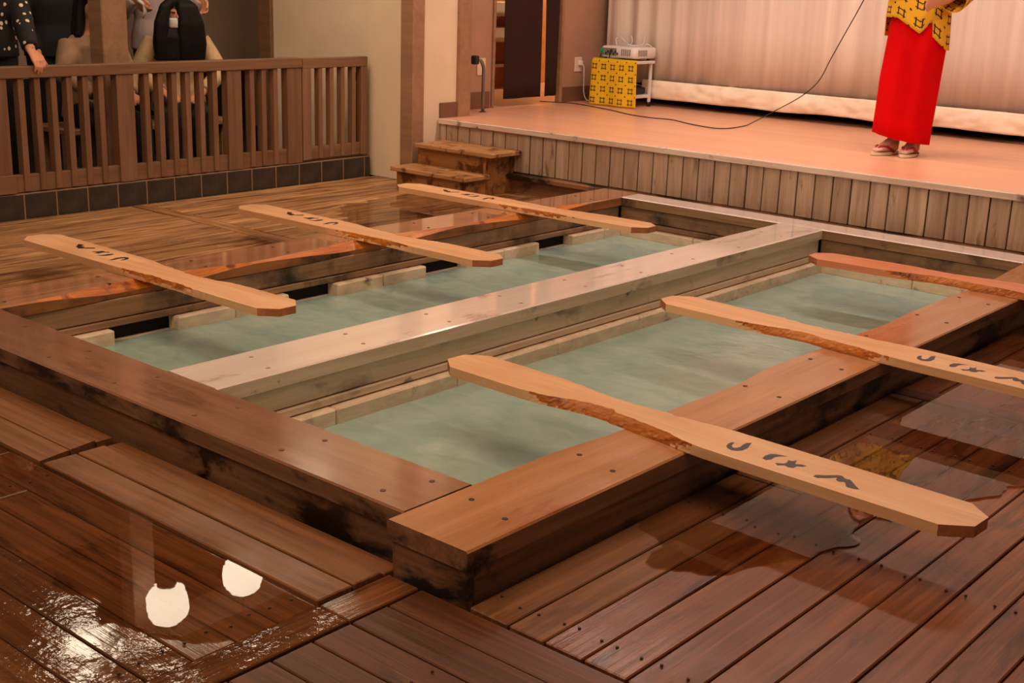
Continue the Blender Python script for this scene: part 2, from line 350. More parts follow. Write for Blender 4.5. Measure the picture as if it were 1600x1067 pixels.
def igeta(name, base, cell=1.0, uvn=True):
    """yellow cloth printed with black well-crib marks and small crosses, drawn in the cloth's own uv space"""
    mt, nt, p = newmat(name)
    tc = N(nt, 'TexCoord'); sep = N(nt, 'SeparateXYZ'); L(nt, tc.outputs['UV'], sep.inputs[0])
    def loc(off):
        o = []
        for k in (0, 1):
            v = math_(nt, 'ADD', math_(nt, 'MULTIPLY', sep.outputs[k], 1/cell), off)
            v = math_(nt, 'SUBTRACT', math_(nt, 'FRACT', v), .5)
            o.append(math_(nt, 'ABSOLUTE', v))
        return o
    x, y = loc(0.0)
    r, w, e = .17, .036, .11
    def bar(a, b):
        c1 = math_(nt, 'LESS_THAN', math_(nt, 'ABSOLUTE', math_(nt, 'SUBTRACT', a, r)), w)
        return math_(nt, 'MULTIPLY', c1, math_(nt, 'LESS_THAN', b, r+e))
    mk = math_(nt, 'MAXIMUM', bar(x, y), bar(y, x))
    x2, y2 = loc(.5)
    d = math_(nt, 'LESS_THAN', math_(nt, 'ADD', x2, y2), .085)
    mk = math_(nt, 'MAXIMUM', mk, d)
    L(nt, mixc(nt, mk, base, (.012, .010, .010)), p.inputs['Base Color']); p.inputs['Roughness'].default_value = .8
    return mt
M['igeta'] = igeta('yellow_well_crib_print', lin(232, 190, 24), .088)
M['igeta_coat'] = igeta('yellow_coat_print', lin(236, 184, 40), .105)

def dots():
    mt, nt, p = newmat('black_polka_dot_cloth')
    tc = N(nt, 'TexCoord'); v = N(nt, 'TexVoronoi', i_Scale=21.0, i_Randomness=.6); L(nt, tc.outputs['Object'], v.inputs['Vector'])
    L(nt, mixc(nt, math_(nt, 'LESS_THAN', v.outputs['Distance'], .24), (.008, .008, .010), lin(228, 215, 190)), p.inputs['Base Color']); p.inputs['Roughness'].default_value = .85
    return mt
M['dots'] = dots()
def emis(name, col, st):
    mt, nt, p = newmat(name)
    p.inputs['Base Color'].default_value = (.8, .75, .65, 1); p.inputs['Emission Color'].default_value = (*col, 1); p.inputs['Emission Strength'].default_value = st
    tc = N(nt, 'TexCoord'); wv = N(nt, 'TexWave', i_Scale=9.0, bands_direction='Z'); L(nt, tc.outputs['Object'], wv.inputs['Vector'])
    b = N(nt, 'Bump', i_Strength=.2, i_Distance=.01); L(nt, wv.outputs[1], b.inputs['Height']); L(nt, b.outputs[0], p.inputs['Normal'])
    return mt
def film_mat():
    mt = bpy.data.materials.new('thin_water_film'); mt.use_nodes = True; nt = mt.node_tree; nt.nodes.clear()
    out = N(nt, 'OutputMaterial'); mx = N(nt, 'MixShader'); fr = N(nt, 'Fresnel', i_IOR=1.36); tr_ = N(nt, 'BsdfTransparent'); gl = N(nt, 'BsdfGlossy'); gl.inputs['Roughness'].default_value = .012
    tr_.inputs[0].default_value = (.90, .87, .84, 1)
    geo = N(nt, 'NewGeometry'); nz = N(nt, 'TexNoise', i_Scale=9.0, i_Detail=3.0); L(nt, geo.outputs['Position'], nz.inputs['Vector'])
    b = N(nt, 'Bump', i_Strength=.012, i_Distance=.01); L(nt, nz.outputs[0], b.inputs['Height']); L(nt, b.outputs[0], gl.inputs['Normal']); L(nt, b.outputs[0], fr.inputs['Normal'])
    L(nt, fr.outputs[0], mx.inputs[0]); L(nt, tr_.outputs[0], mx.inputs[1]); L(nt, gl.outputs[0], mx.inputs[2]); L(nt, mx.outputs[0], out.inputs[0]); return mt
M['film'] = film_mat()
M['lantern'] = emis('glowing_lantern_paper', (1, .80, .58), 15.0)

# ------------------------------------------------------------------ deck
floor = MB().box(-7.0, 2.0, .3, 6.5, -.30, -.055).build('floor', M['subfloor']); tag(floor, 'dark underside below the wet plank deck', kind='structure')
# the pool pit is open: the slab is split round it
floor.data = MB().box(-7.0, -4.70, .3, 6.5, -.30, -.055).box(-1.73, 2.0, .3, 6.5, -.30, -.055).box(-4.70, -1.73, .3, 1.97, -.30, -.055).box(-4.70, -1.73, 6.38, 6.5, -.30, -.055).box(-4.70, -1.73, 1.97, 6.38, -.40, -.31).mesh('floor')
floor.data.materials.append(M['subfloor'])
_pm = {}
def plank(x0, x1, y0, y1, mat, along, z=0.0, th=.05, parent=floor, name='plank'):
    g = .0022
    x0 += g; x1 -= g; y0 += g; y1 -= g
    lx, ly = (x1-x0, y1-y0) if along == 'x' else (y1-y0, x1-x0)
    key = (round(lx, 3), round(ly, 3), th, mat.name)
    if key not in _pm:
        _pm[key] = MB().box(-lx/2, lx/2, -ly/2, ly/2, -th, 0, 0, .003).mesh('plank'); _pm[key].materials.append(mat)
    o = mesh_obj(name, _pm[key], None, parent)
    o.location = ((x0+x1)/2, (y0+y1)/2, z + random.uniform(-.0015, .0015)); o.rotation_euler = (random.uniform(-.004, .004), 0, 0 if along == 'x' else math.pi/2)
    return o
# left of the pool, boards run along the fence
x = -4.695
while x > -6.57:
    xa = max(x-.1105, -6.585)
    plank(xa, x, 1.93, 4.205, M['deck_left'], 'y')
    plank(xa, x, 4.318, 6.19 if xa < -6.2 else 6.44, M['deck_left'], 'y')
    x -= .1105
plank(-6.585, -4.695, 4.208, 4.315, M['deck_left'], 'x', .001)
# front, boards run across
yy = 1.70
for k in range(10):
    mt_ = M['deck_front'] if k < 3 else M['deck_glint']
    plank(-5.2, -3.35 + .3*(k % 2), yy-.1115, yy, mt_, 'x'); plank(-3.35+.3*(k % 2), -1.99, yy-.1115, yy, mt_, 'x'); yy -= .1115
for (ya, yb) in ((1.812, 1.905), (1.702, 1.811)):
    plank(-3.185, -1.993, ya, yb, M['deck_dry'], 'x', .010)
    o = MB().prism([(-5.2, ya+.002), (-3.2+(ya-1.702)*-.19, ya+.002), (-3.2+(yb-1.702)*-.19, yb-.002), (-5.2, yb-.002)], -.05, .010).build('plank', M['deck_dry'], floor)
plank(-3.19, -1.993, 1.908, 1.968, M['deck_dry'], 'x', .004); plank(-5.2, -3.24, 1.908, 1.968, M['deck_dry'], 'x', .004)
plank(-1.990, -1.884, .5, 1.70, M['deck_glint'], 'y', .002); plank(-1.990, -1.884, 1.70, 1.922, M['deck_front'], 'y', .002)
yy = 1.925
for k in range(9):
    plank(-1.882, -.25-.2*(k % 3), yy-.1120, yy, M['deck_near'], 'x'); plank(-.25-.2*(k % 3), 1.6, yy-.1120, yy, M['deck_near'], 'x'); yy -= .1120
# right of the pool, boards run away from the viewer
xs = [-1.738, -1.620, -1.517, -1.410, -1.296, -1.170, -1.064, -.947, -.833, -.722, -.61, -.50, -.39, -.28, -.17, -.06]
for i in range(len(xs)-1):
    if i < 2:
        plank(xs[i], xs[i+1], 1.930, 3.084, M['deck_dry'], 'y', .002); plank(xs[i], xs[i+1], 3.088, 4.166, M['deck_dry'], 'y', .002)
    else: plank(xs[i], xs[i+1], 1.930, 4.166, M['deck_right'], 'y')
    plank(xs[i], xs[i+1], 4.292, 6.44, M['deck_right'], 'y')
plank(-1.738, .3, 4.170, 4.288, M['deck_right'], 'x', .001)
# nail heads along the joists
nb = MB()
for i in range(len(xs)-1):
    for yj in (2.02, 2.80, 3.70):
        for dx in (.022, .09):
            xx = xs[i]+dx+random.uniform(-.004, .004); y_ = yj+random.uniform(-.012, .012)
            nb.prism(ell(xx, y_, 0, .0036, .0036, 8), .001, .0046)
for k in range(9):
    for xj in (-3.1, -2.06, -1.6, -.95):
        for dy in (.025, .085):
            nb.prism(ell(xj+random.uniform(-.01, .01), 1.70-.1115*k-dy, 0, .0036, .0036, 8), .001, .0046)
tag(nb.build('nail_heads', M['peg'], floor), 'small dark nail heads in the deck', kind='stuff')

# thin sheets of standing water on the deck, each with a ragged outline
def puddle(pts, label, seed, rag=.012):
    out = []
    for (a, b_) in zip(pts, pts[1:]+pts[:1]):
        a3, b3 = Vector((a[0], a[1], 0)), Vector((b_[0], b_[1], 0)); n = max(2, int((b3-a3).length/.02)); r_ = a[2] if len(a) > 2 else rag
        nn = Vector((-(b3-a3).y, (b3-a3).x, 0)).normalized()
        for k in range(n):
            p = a3.lerp(b3, k/n); p += nn*r_*(noise.noise(Vector((p.x*9, p.y*9, seed)))*1.6+noise.noise(Vector((p.x*34, p.y*34, seed+3)))*.7); out.append((p.x, p.y, .0042))
    mb = MB(); mb.add(out, [tuple(range(len(out)))])
    return tag(mb.build('puddle', M['film']), label, 'puddle', kind='stuff')
puddle([(-1.995, 1.697, 0), (-5.2, 1.697, 0), (-5.2, 1.32, .03), (-2.75, 1.37, .03), (-2.32, 1.345, .025), (-2.15, 1.36, .02), (-1.995, 1.48, 0)], 'sheet of water on the lower left deck mirroring the lanterns', 1)
puddle([(-4.70, 4.30, .05), (-4.70, 6.3, .05), (-5.45, 6.3, .05), (-5.9, 5.7, .08), (-5.75, 5.1, .08), (-5.2, 4.7, .08)], 'damp sheen on the deck between the left boards and the steps', 9)
puddle([(-1.735, 2.62, .03), (-1.56, 2.40, .03), (-1.42, 2.48, .03), (-1.33, 2.66, .03), (-1.275, 2.85, .03), (-1.30, 3.05, .03), (-1.17, 3.35, .035), (-1.06, 3.7, .03), (-1.08, 4.3, .03), (-.98, 4.9, .03), (-1.05, 6.40, 0), (-1.735, 6.40, 0)], 'sheet of water along the pool side on the right deck', 5)

# ------------------------------------------------------------------ pool
HT = .137; TB = .085
pool = empty('bath_pool', (0, 0, 0)); tag(pool, 'large sunken wooden bath split into two basins of milky green water', 'bath')
def cap_loc(x0, x1, y0, y1, along):
    """returns centre + local half sizes so that grain follows the beam"""
    return ((x0+x1)/2, (y0+y1)/2)
def beam(x0, x1, y0, y1, along, mats, worn=None, name='cap_beam', edge=1):
    cx, cy = (x0+x1)/2, (y0+y1)/2
    lx, ly = (x1-x0, y1-y0) if along == 'x' else (y1-y0, x1-x0)
    mb = MB(); n = 64 if worn else 1
    rings = []
    for i in range(n+1):
        u = -lx/2 + lx*i/n
        w0, w1 = worn(u) if worn else (0, 0)      # wear on +v side (top edge, bottom edge)
        s = 1 if edge > 0 else -1
        jit = 0.003*noise.noise(Vector((u*9, cx, cy)))if worn else 0
        b = .005
        prof = [(-ly/2, TB-HT), (-ly/2, -b), (-ly/2+b, 0), (ly/2-b-w0, 0), (ly/2-w1-jit, -max(.004, min(.034, w0*.55+.004))), (ly/2-w1*.9, TB-HT)]
        rings.append([(u, v*s, z) for v, z in prof])
    k = len(rings[0]); base = 0
    for r in rings: mb.v += r
    for i in range(n):
        for j in range(k):
            j2 = (j+1) % k
            mb.f.append((i*k+j, i*k+j2, (i+1)*k+j2, (i+1)*k+j)); mb.sm.append(False)
            w0 = worn(-lx/2+lx*(i+.5)/n)[0] if worn else 0
            mb.mi.append({0: 1, 1: 0, 2: 0, 3: (2 if w0 > .009 else 0), 4: 1, 5: 1}[j])
    mb.f.append(tuple(range(k))); mb.mi.append(1); mb.sm.append(False)
    mb.f.append(tuple(n*k+i for i in range(k))); mb.mi.append(1); mb.sm.append(False)
    o = mb.build(name, mats, pool); o.location = (cx, cy, HT); o.rotation_euler = (0, 0, 0 if along == 'x' else math.pi/2)
    return o
def plugs(o, L_, w, step=.42, off=.25, mat=None):
    me = None; u = -L_/2+off; k = 0
    while u < L_/2-.1:
        for v in (-w*.27, w*.25):
            c = MB().prism(ell(0, 0, 0, .0078, .0078, 12), -.002, .0012)
            if me is None: me = c.mesh('screw_plug'); me.materials.append(mat or M['peg'])
            q = mesh_obj('screw_plug', me, None, o); q.location = (u+random.uniform(-.01, .01)+(.03 if v > 0 else 0), v, 0)
        u += step
BY_L = (2.95, 4.18, 5.37); BY_R = (2.92, 4.14, 5.44)
def wl(u):
    y = u + (1.985+6.37)/2; s = 0
    for b, a, sg in ((BY_L[0], .075, .40), (BY_L[1]+.02, .066, .52), (BY_L[2]+.05, .055, .42)):
        d = y-b; s = max(s, a*math.exp(-(d/sg)**2*(1.0 if d < 0 else 1.6)))
    s += .008*noise.noise(Vector((y*3.1, 1, 2)))
    s = max(0, s); return (s, s*.32)
RX = [(1.9, 0), (2.23, 0), (2.53, 0), (2.83, .026), (3.09, .025), (3.28, .028), (3.46, .034), (3.7, .012), (4.07, .022), (4.34, .028), (4.55, .037), (4.83, .026), (5.18, .024), (5.3, .033), (5.68, .032), (6.0, .012), (6.18, .003), (6.4, 0)]
def wr(u):
    y = u + (1.93+6.37)/2
    for (a, p), (b, q) in zip(RX, RX[1:]):
        if a <= y <= b:
            t = (y-a)/(b-a); t = t*t*(3-2*t); s = p+(q-p)*t; return (s, s*.8)
    return (0, 0)
o = beam(-2.006, -1.745, 1.93, 6.372, 'y', [M['cap_right'], M['skirt'], M['cap_right'], M['fresh']], wr, edge=1); plugs(o, 4.44, .26, .44, .19); tag(o, 'orange brown cap beam, worn wavy inside edge')
o = beam(-4.683, -4.413, 1.985, 6.372, 'y', [M['cap_left'], M['cap_side'], M['fresh'], M['fresh']], wl, edge=-1); plugs(o, 4.38, .26, .46, .3); tag(o, 'shiny cap beam with orange scooped wear')
o = beam(-4.413, -2.008, 1.985, 2.232, 'x', [M['cap_front'], M['skirt_edge']]); plugs(o, 2.40, .25, .40, .28, M['peg_mid']); tag(o, 'wet brown cap beam with shiny outer edge')
o = beam(-4.413, -2.008, 6.19, 6.372, 'x', [M['cap_pale_sheen'], M['inner_dark']]); tag(o, 'pale back cap beam, curtain reflection in its colour')
o = beam(-3.336, -3.079, 2.233, 6.19, 'y', [M['cap_pale_sheen'], M['inner']]); plugs(o, 3.95, .26, .42, .25, M['peg_pale']); tag(o, 'pale cap beam between the two basins, pinkish curtain reflection in its colour')
def bb(x0, x1, y0, y1, z0, z1, mat, along, name, bev=.004):
    lx, ly = (x1-x0, y1-y0) if along == 'x' else (y1-y0, x1-x0)
    o = MB().box(-lx/2, lx/2, -ly/2, ly/2, (z0-z1)/2, (z1-z0)/2, 0, bev).build(name, mat, pool)
    o.location = ((x0+x1)/2, (y0+y1)/2, (z0+z1)/2); o.rotation_euler = (0, 0, 0 if along == 'x' else math.pi/2); return o
# outer boards
bb(-4.67, -2.02, 2.002, 2.03, -.05, TB-.001, M['skirt'], 'x', 'outer_board')
bb(-1.99, -1.752, 1.938, 1.965, -.05, TB-.001, M['skirt'], 'x', 'outer_board')
bb(-1.785, -1.755, 1.966, 6.36, -.05, TB-.001, M['skirt'], 'y', 'outer_board')
bb(-2.0, -1.985, 1.94, 2.0, -.05, TB-.001, M['skirt'], 'y', 'outer_board')
bb(-4.67, -4.64, 2.03, 6.36, -.05, TB-.001, M['skirt'], 'y', 'outer_board')
# inner boards (upper, lower) and the mineral ledge with its joints
def inner(axis, c, s, a, b, mat, segs, gap=None, seg_l=1.15):
    """axis 'y': wall runs along y at x=c facing s"""
    def put(d0, d1, z0, z1, p, q, mt, nm, bev=.004):
        lo, hi = sorted((c+s*d0, c+s*d1))
        if axis == 'y': return bb(lo, hi, p, q, z0, z1, mt, 'y', nm, bev)
        return bb(p, q, lo, hi, z0, z1, mt, 'x', nm, bev)
    t = a
    while t < b-.02:
        e = min(b, t+seg_l*2.2)
        put(-.045, -.014, .002, TB-.002, t, e-.002, mat, 'wall_board'); t = e
    put(-.045, -.006, -.030, -.001, a, b, mat, 'wall_board')
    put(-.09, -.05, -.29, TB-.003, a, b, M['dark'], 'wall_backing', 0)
    for p, q in zip(segs, segs[1:]):
        if gap and any(abs(p-g) < .02 for g in gap):
            put(-.05, .010, -.29, -.092, p, q, M['ledge'], 'ledge_block'); continue
        put(-.05, .028, -.29, -.034, p+.0015, q-.0015, M['ledge'], 'ledge_block', .006)
inner('y', -4.413, 1, 2.06, 6.19, M['inner_dark'], [2.06, 2.40, 2.70, 3.00, 3.30, 3.60, 3.89, 4.19, 4.49, 4.79, 5.09, 5.39, 5.69, 6.0, 6.19], gap=(2.70, 3.60, 4.49, 5.39))
inner('y', -3.079, 1, 2.06, 6.19, M['inner'], [2.06, 2.70, 3.30, 3.90, 4.50, 5.09, 5.69, 6.19])
inner('y', -3.336, -1, 2.06, 6.19, M['inner'], [2.06, 2.70, 3.30, 3.90, 4.50, 5.09, 5.69, 6.19])
inner('y', -2.000, -1, 2.06, 6.19, M['inner'], [2.06, 2.70, 3.30, 3.90, 4.50, 5.09, 5.69, 6.19])
for (xa, xb) in ((-4.425, -3.325), (-3.09, -1.99)):
    inner('x', 6.190, -1, xa, xb, M['inner_dark'] , [xa, (xa+xb)/2, xb])
    inner('x', 2.232, 1, xa, xb, M['inner'], [xa, (xa+xb)/2, xb])
def water(x0, x1, lab):
    nx, ny = 40, 120; y0, y1 = 2.20, 6.17; mb = MB()
    for j in range(ny+1):
        for i in range(nx+1):
            X_, Y_ = x0+(x1-x0)*i/nx, y0+(y1-y0)*j/ny
            z = -.090 + .0022*noise.noise(Vector((X_*3.2, Y_*4.1, 0))) + .0008*noise.noise(Vector((X_*8+4, Y_*9, 3)))
            mb.v.append((X_, Y_, z))
    for j in range(ny):
        for i in range(nx):
            a = j*(nx+1)+i; mb.f.append((a, a+1, a+nx+2, a+nx+1)); mb.mi.append(0); mb.sm.append(True)
    o = mb.build('pool_water', M['water']); tag(o, lab, 'water', kind='stuff')
water(-4.425, -3.325, 'milky green hot spring water in the basin nearer the fence')
water(-3.09, -1.985, 'milky green hot spring water in the basin nearer the wet right deck')

# ------------------------------------------------------------------ stage
ZS = .425; YS = 6.46
stage = empty('stage_platform', (-4.2, YS, 0)); tag(stage, 'raised stage with orange floor and front of grey upright planks', 'stage')
def under(o, par): 
    o.parent = par; o.matrix_parent_inverse = Matrix.Translation(-Vector(par.location)) if par.rotation_euler.z == 0 else par.matrix_world.inverted(); return o
def put(mb, name, mats, par): return under(mb.build(name, mats), par)
put(MB().box(-6.197, 1.5, YS+.012, 6.76, ZS-.03, ZS).box(-6.5, 1.5, 6.76, 9.2, ZS-.03, ZS), 'stage_floor', M['stage_floor'], stage)
put(MB().box(-6.2, 1.5, YS-.022, YS+.012, ZS-.036, ZS+.001, 0, .004), 'edge_strip', M['stage_nose'], stage)
put(MB().box(-6.2, 1.5, YS+.016, YS+.06, -.05, ZS-.031), 'backing', M['dark'], stage)
xp = -6.2; pls = []
pm = None; i = 0
edges = [-6.20, -6.14]; 
while edges[-1] < 1.3: edges.append(edges[-1]+.1096)
me_std = None
for a, b in zip(edges, edges[1:]):
    w = b-a-.008
    h = ZS-.038-.133
    if abs(w-.1016) < .001 and me_std: me = me_std
    else:
        me = MB().box(-h/2, h/2, -w/2, w/2, -.008, .008, 0, .0025).mesh('upright_plank'); me.materials.append(M['stage_plank'])
        if abs(w-.1016) < .001: me_std = me
    o = mesh_obj('upright_plank', me)
    o.matrix_world = Matrix.Translation(((a+b)/2, YS+.008+random.uniform(-.002, .002), .133+h/2)) @ Matrix(((0, 1, 0, 0), (0, 0, -1, 0), (-1, 0, 0, 0), (0, 0, 0, 1)))
    mw = o.matrix_world.copy(); o.parent = stage; o.matrix_parent_inverse = Matrix.Translation(-Vector(stage.location)); 
put(MB().box(-5.5, 1.5, 6.376, YS+.02, .100, .130, 0, .004), 'sill', M['skirt'], stage)
put(MB().box(-5.5, -4.66, YS-.03, YS+.012, -.04, .10, 0, .003), 'base_board', M['skirt'], stage)
put(MB().box(-1.74, 1.5, YS-.03, YS+.012, -.04, .10, 0, .003), 'base_board', M['skirt'], stage)

# steps up to the stage
st = empty('wooden_steps', (-5.8, 6.2, 0)); tag(st, 'small two-tread wooden steps leading up to the stage', 'steps')
put(MB().box(-6.15, -5.465, 5.925, 6.17, .113, .143, 0, .005), 'tread', M['tread'], st)
put(MB().box(-6.14, -5.435, 6.145, 6.455, .252, .282, 0, .005), 'tread', M['tread'], st)
put(MB().box(-6.105, -5.525, 5.948, 5.968, 0, .112), 'riser', M['step'], st)
put(MB().box(-6.105, -5.50, 6.172, 6.192, .0, .251), 'riser', M['step'], st)
for xx in (-6.125, -5.524):
    put(MB().add([(xx, 5.968, 0), (xx, 6.45, 0), (xx, 6.45, .251), (xx, 6.170, .251), (xx, 6.170, .112), (xx, 5.968, .112), (xx+.022, 5.968, 0), (xx+.022, 6.45, 0), (xx+.022, 6.45, .251), (xx+.022, 6.170, .251), (xx+.022, 6.170, .112), (xx+.022, 5.968, .112)],
        [(0, 1, 2, 3, 4, 5), (11, 10, 9, 8, 7, 6)]+[(i, (i+1) % 6, (i+1) % 6+6, i+6) for i in range(6)]), 'side_panel', M['step'], st)

# ------------------------------------------------------------------ walls and pillars
def struct(mb, name, mat, label=None): return tag(mb.build(name, mat), label, kind='structure')
struct(MB().box(-7.70, -6.32, 6.20, 6.32, 0, 3.6), 'wall_corner', M['plaster'], 'cream plaster wall behind the end of the fence')
struct(MB().box(-6.325, -6.203, 6.188, 6.30, 0, 3.6, 0, .004), 'trim_1', M['post'], 'square brown pillar beside the steps')
struct(MB().box(-6.33, -6.212, 6.30, 6.63, 0, 3.6), 'wall_stage_end', M['plaster'], 'narrow cream wall between two pillars')
struct(MB().box(-6.33, -6.185, 6.63, 6.755, ZS-.03, 3.6, 0, .004), 'trim_2', M['post'], 'brown pillar standing on the stage')
struct(MB().box(-6.215, -6.198, YS+.0, 6.63, ZS, ZS+.105), 'baseboard_stage', M['baseboard'], 'short brown baseboard at the stage corner')
struct(MB().box(-6.62, -6.50, 6.755, 7.345, ZS-.03, 3.6), 'wall_left_of_door', M['brown_panel'], 'brown wall panel left of the curtained doorway')
struct(MB().box(-6.5, -6.49, 6.76, 7.30, ZS, ZS+.125), 'baseboard_left', M['baseboard'])
struct(MB().box(-6.60, -6.485, 7.322, 7.352, ZS, 2.5, 0, .003), 'trim_3', M['post'], 'brown jamb of the curtained doorway')
struct(MB().box(-6.545, -6.494, 8.162, 8.185, ZS, 2.5, 0, .003), 'trim_4', M['post'], 'far jamb of the curtained doorway')
struct(MB().box(-6.60, -6.475, 7.30, 8.20, 2.40, 2.5), 'trim_5', M['post'])
struct(MB().box(-6.54, -6.50, 8.185, 9.2, ZS-.03, 3.6), 'wall_right_of_door', M['brown_panel'], 'brown wall between doorway and stage curtain')
struct(MB().box(-6.62, -6.50, 7.345, 8.2, 2.5, 3.6), 'wall_over_door', M['brown_panel'])
struct(MB().box(-6.5, -6.485, 8.20, 9.0, ZS, ZS+.12), 'baseboard_right', M['baseboard'])
struct(MB().box(-6.5, 1.5, 8.95, 9.05, ZS, 3.6), 'wall_back', M['dark'], 'dark wall behind the stage curtain')
struct(MB().box(-7.83, -7.69, 6.17, 6.33, 0, 3.6, 0, .004), 'trim_6', M['fence'], 'dark brown post at the edge of the cream wall')
struct(MB().box(-9.6, -9.5, 1.0, 8.0, 0, 3.6), 'wall_gallery', M['plaster_shaded'], 'beige wall behind the spectators, gallery shade in its colour')
struct(MB().box(-9.5, -9.47, 1.0, 7.4, 0, .50), 'shade_strip', M['dark'], 'dark strip added to deepen the shade behind the spectators')  # added strip, keeps the gallery black between the fence slats
struct(MB().box(-9.6, -7.80, 7.4, 7.5, 0, 3.6), 'wall_gallery_end', M['plaster_shaded'])
struct(MB().box(-9.6, -6.70, 1.0, 7.4, -.12, 0), 'floor_gallery', M['subfloor'], 'gallery floor behind the fence, coloured near black for shade')  # near-black colour stands for the shade in the gallery
struct(MB().box(-6.90, -6.755, 4.185, 4.355, 0, 3.6, 0, .006), 'trim_7', M['post'], 'square brown pillar rising behind the fence')
struct(MB().box(-6.95, -6.55, 1.0, 6.2, 2.95, 3.15), 'trim_8', M['post'], 'long brown eave beam above the fence')
struct(MB().box(-9.6, 2.0, -1.0, 9.2, 3.62, 3.72), 'ceiling', M['ceiling'], 'dark brown board ceiling')
# corridor behind the curtained doorway
struct(MB().box(-8.0, -7.9, 7.0, 11.0, ZS-.03, 2.6).box(-7.9, -6.5, 10.9, 11.0, ZS-.03, 2.6), 'wall_corridor', plain('orange_corridor_wall', lin(214, 150, 84), .8), 'warm lit corridor wall behind the doorway')
struct(MB().box(-8.0, -6.5, 6.9, 11.0, ZS-.06, ZS-.003), 'floor_corridor', M['stage_floor'], 'corridor floor behind the doorway')
lamp('corridor_lamp', 'AREA', (-7.2, 9.9, 2.5), (-7.2, 9.7, 0), 45, (1, .66, .36), .5)

# ------------------------------------------------------------------ paddle boards
MARKS = [
 [(0.19,-0.029),(0.184,-0.009),(0.184,0.005),(0.192,0.009),(0.195,-0.004),(0.201,-0.019),(0.211,-0.026),(0.219,-0.02),(0.221,-0.005),(0.216,0.017),(0.216,0.033),(0.225,0.044),(0.231,0.026),(0.24,0.002),(0.24,-0.024),(0.233,-0.038),(0.219,-0.046),(0.204,-0.042)],
 [(0.31,-0.036),(0.304,-0.013),(0.307,0.008),(0.319,0.02),(0.348,0.027),(0.334,0.013),(0.328,-0.002),(0.33,-0.023),(0.323,-0.039)],
 [(0.352,-0.04),(0.37,-0.026),(0.372,-0.014),(0.365,0.005),(0.377,0.007),(0.382,0.021),(0.389,0.0),(0.395,-0.006),(0.405,0.004),(0.421,0.005),(0.416,-0.009),(0.404,-0.016),(0.404,-0.034),(0.392,-0.04),(0.379,-0.035),(0.365,-0.049)],
 [(0.471,-0.047),(0.47,-0.033),(0.488,-0.018),(0.51,0.007),(0.521,0.013),(0.537,0.0),(0.549,0.004),(0.564,-0.009),(0.578,-0.022),(0.597,-0.038),(0.588,-0.044),(0.571,-0.047),(0.563,-0.044),(0.556,-0.033),(0.547,-0.021),(0.535,-0.029),(0.524,-0.025),(0.518,-0.008),(0.504,-0.028),(0.484,-0.049)]]
def board(cx, cy, ang, label, mat, seed, wear=.05, marks=True, hl=.9, hw=.093):
    t = .030; top = []; bot = []; mside = []
    n = 170
    def w(u, side):
        a = wear*(1.0 if side < 0 else .45)
        s = a*math.exp(-((u+.26)/(.15 if u < -.26 else .19))**2)
        s += a*.35*math.exp(-((u+.02)/.10)**2)
        rough = math.exp(-((u+.22)/.30)**2)
        s += rough*.010*noise.noise(Vector((u*30, seed*3.1, side))) + rough*.009*abs(noise.noise(Vector((u*90, seed, side*2))))
        return max(0, s)
    def lim(u):
        e = hl-abs(u); c = .066
        return hw if e > c else hw*(.42 + .58*e/c)
    us = [-hl, -hl+.066] + [-hl+.066+(2*hl-.132)*k/n for k in range(1, n)] + [hl-.066, hl]
    for u in us: top.append((u, -lim(u)+w(u, -1))); bot.append((u, -lim(u)+w(u, -1)*.55 + (.004 if abs(u) < .5 else 0)*0))
    for u in reversed(us): top.append((u, lim(u)-w(u, 1))); bot.append((u, lim(u)-w(u, 1)*.45))
    m_ = len(top)
    for i in range(m_):
        a = top[i]; b = top[(i+1) % m_]
        wv = max(w(a[0], -1 if a[1] < 0 else 1), w(b[0], -1 if b[1] < 0 else 1))
        mside.append(2 if wv > .005+.022*random.random() else (1 if abs((a[0]+b[0])/2) > hl-.07 else 0))
    root = empty('paddle_board', (cx, cy, HT+.001), ang); tag(root, label, 'paddle board', 'long paddle boards laid across the pool edges')
    rows = 4; mb = MB(); wears = []
    for k in range(rows+1):
        f = k/rows
        for i, (a, c) in enumerate(zip(bot, top)):
            sg = -1 if c[1] < 0 else 1; wv = w(c[0], sg); j_ = 0
            if 0 < k < rows and wv > .006: j_ = sg*.0045*noise.noise(Vector((c[0]*70, k*2.7, seed)))
            mb.v.append((c[0], a[1]+(c[1]-a[1])*f**1.6+j_, t*f))
    mb.f += [tuple(range(m_))[::-1], tuple(rows*m_+i for i in range(m_))]; mb.mi += [0, 0]; mb.sm += [False, False]
    for k in range(rows):
        for i in range(m_):
            j = (i+1) % m_; mb.f.append((k*m_+i, k*m_+j, (k+1)*m_+j, (k+1)*m_+i)); mb.sm.append(False)
            a, c = top[i], top[j]; wv = max(w(a[0], -1 if a[1] < 0 else 1), w(c[0], -1 if c[1] < 0 else 1))
            th = (.024, .016, .010, .006)[k]*(1+.7*noise.noise(Vector((a[0]*22, k*1.9, seed+5))))
            mb.mi.append(2 if wv > th else (1 if abs((a[0]+c[0])/2) > hl-.07 else 0))
    o = mb.build('plank_body', [mat, M['board_end'], M['fresh']], root)
    if marks:
        for k, mk in enumerate(MARKS):
            mb = MB().prism([(x_*1.0, y_*1.0) for x_, y_ in mk], t-.001, t+.0005)
            q = mb.build('brush_mark', M['ink'], root)
    return root
board(-1.838, 2.908, -.043, 'pale paddle board jutting furthest over the wet right deck, nearest the viewer', M['board'], 1, .066)
board(-1.828, 4.135, -.042, 'pale paddle board on the right beam, middle of the three on that side', M['board'], 2, .05)
board(-1.84, 5.475, .06, 'reddish paddle board on the right beam, closest to the stage', M['board_red'], 3, .05)
board(-4.510, 2.948, math.pi+.006, 'pale paddle board on the left beam, furthest from the stage', M['board'], 4, .04)
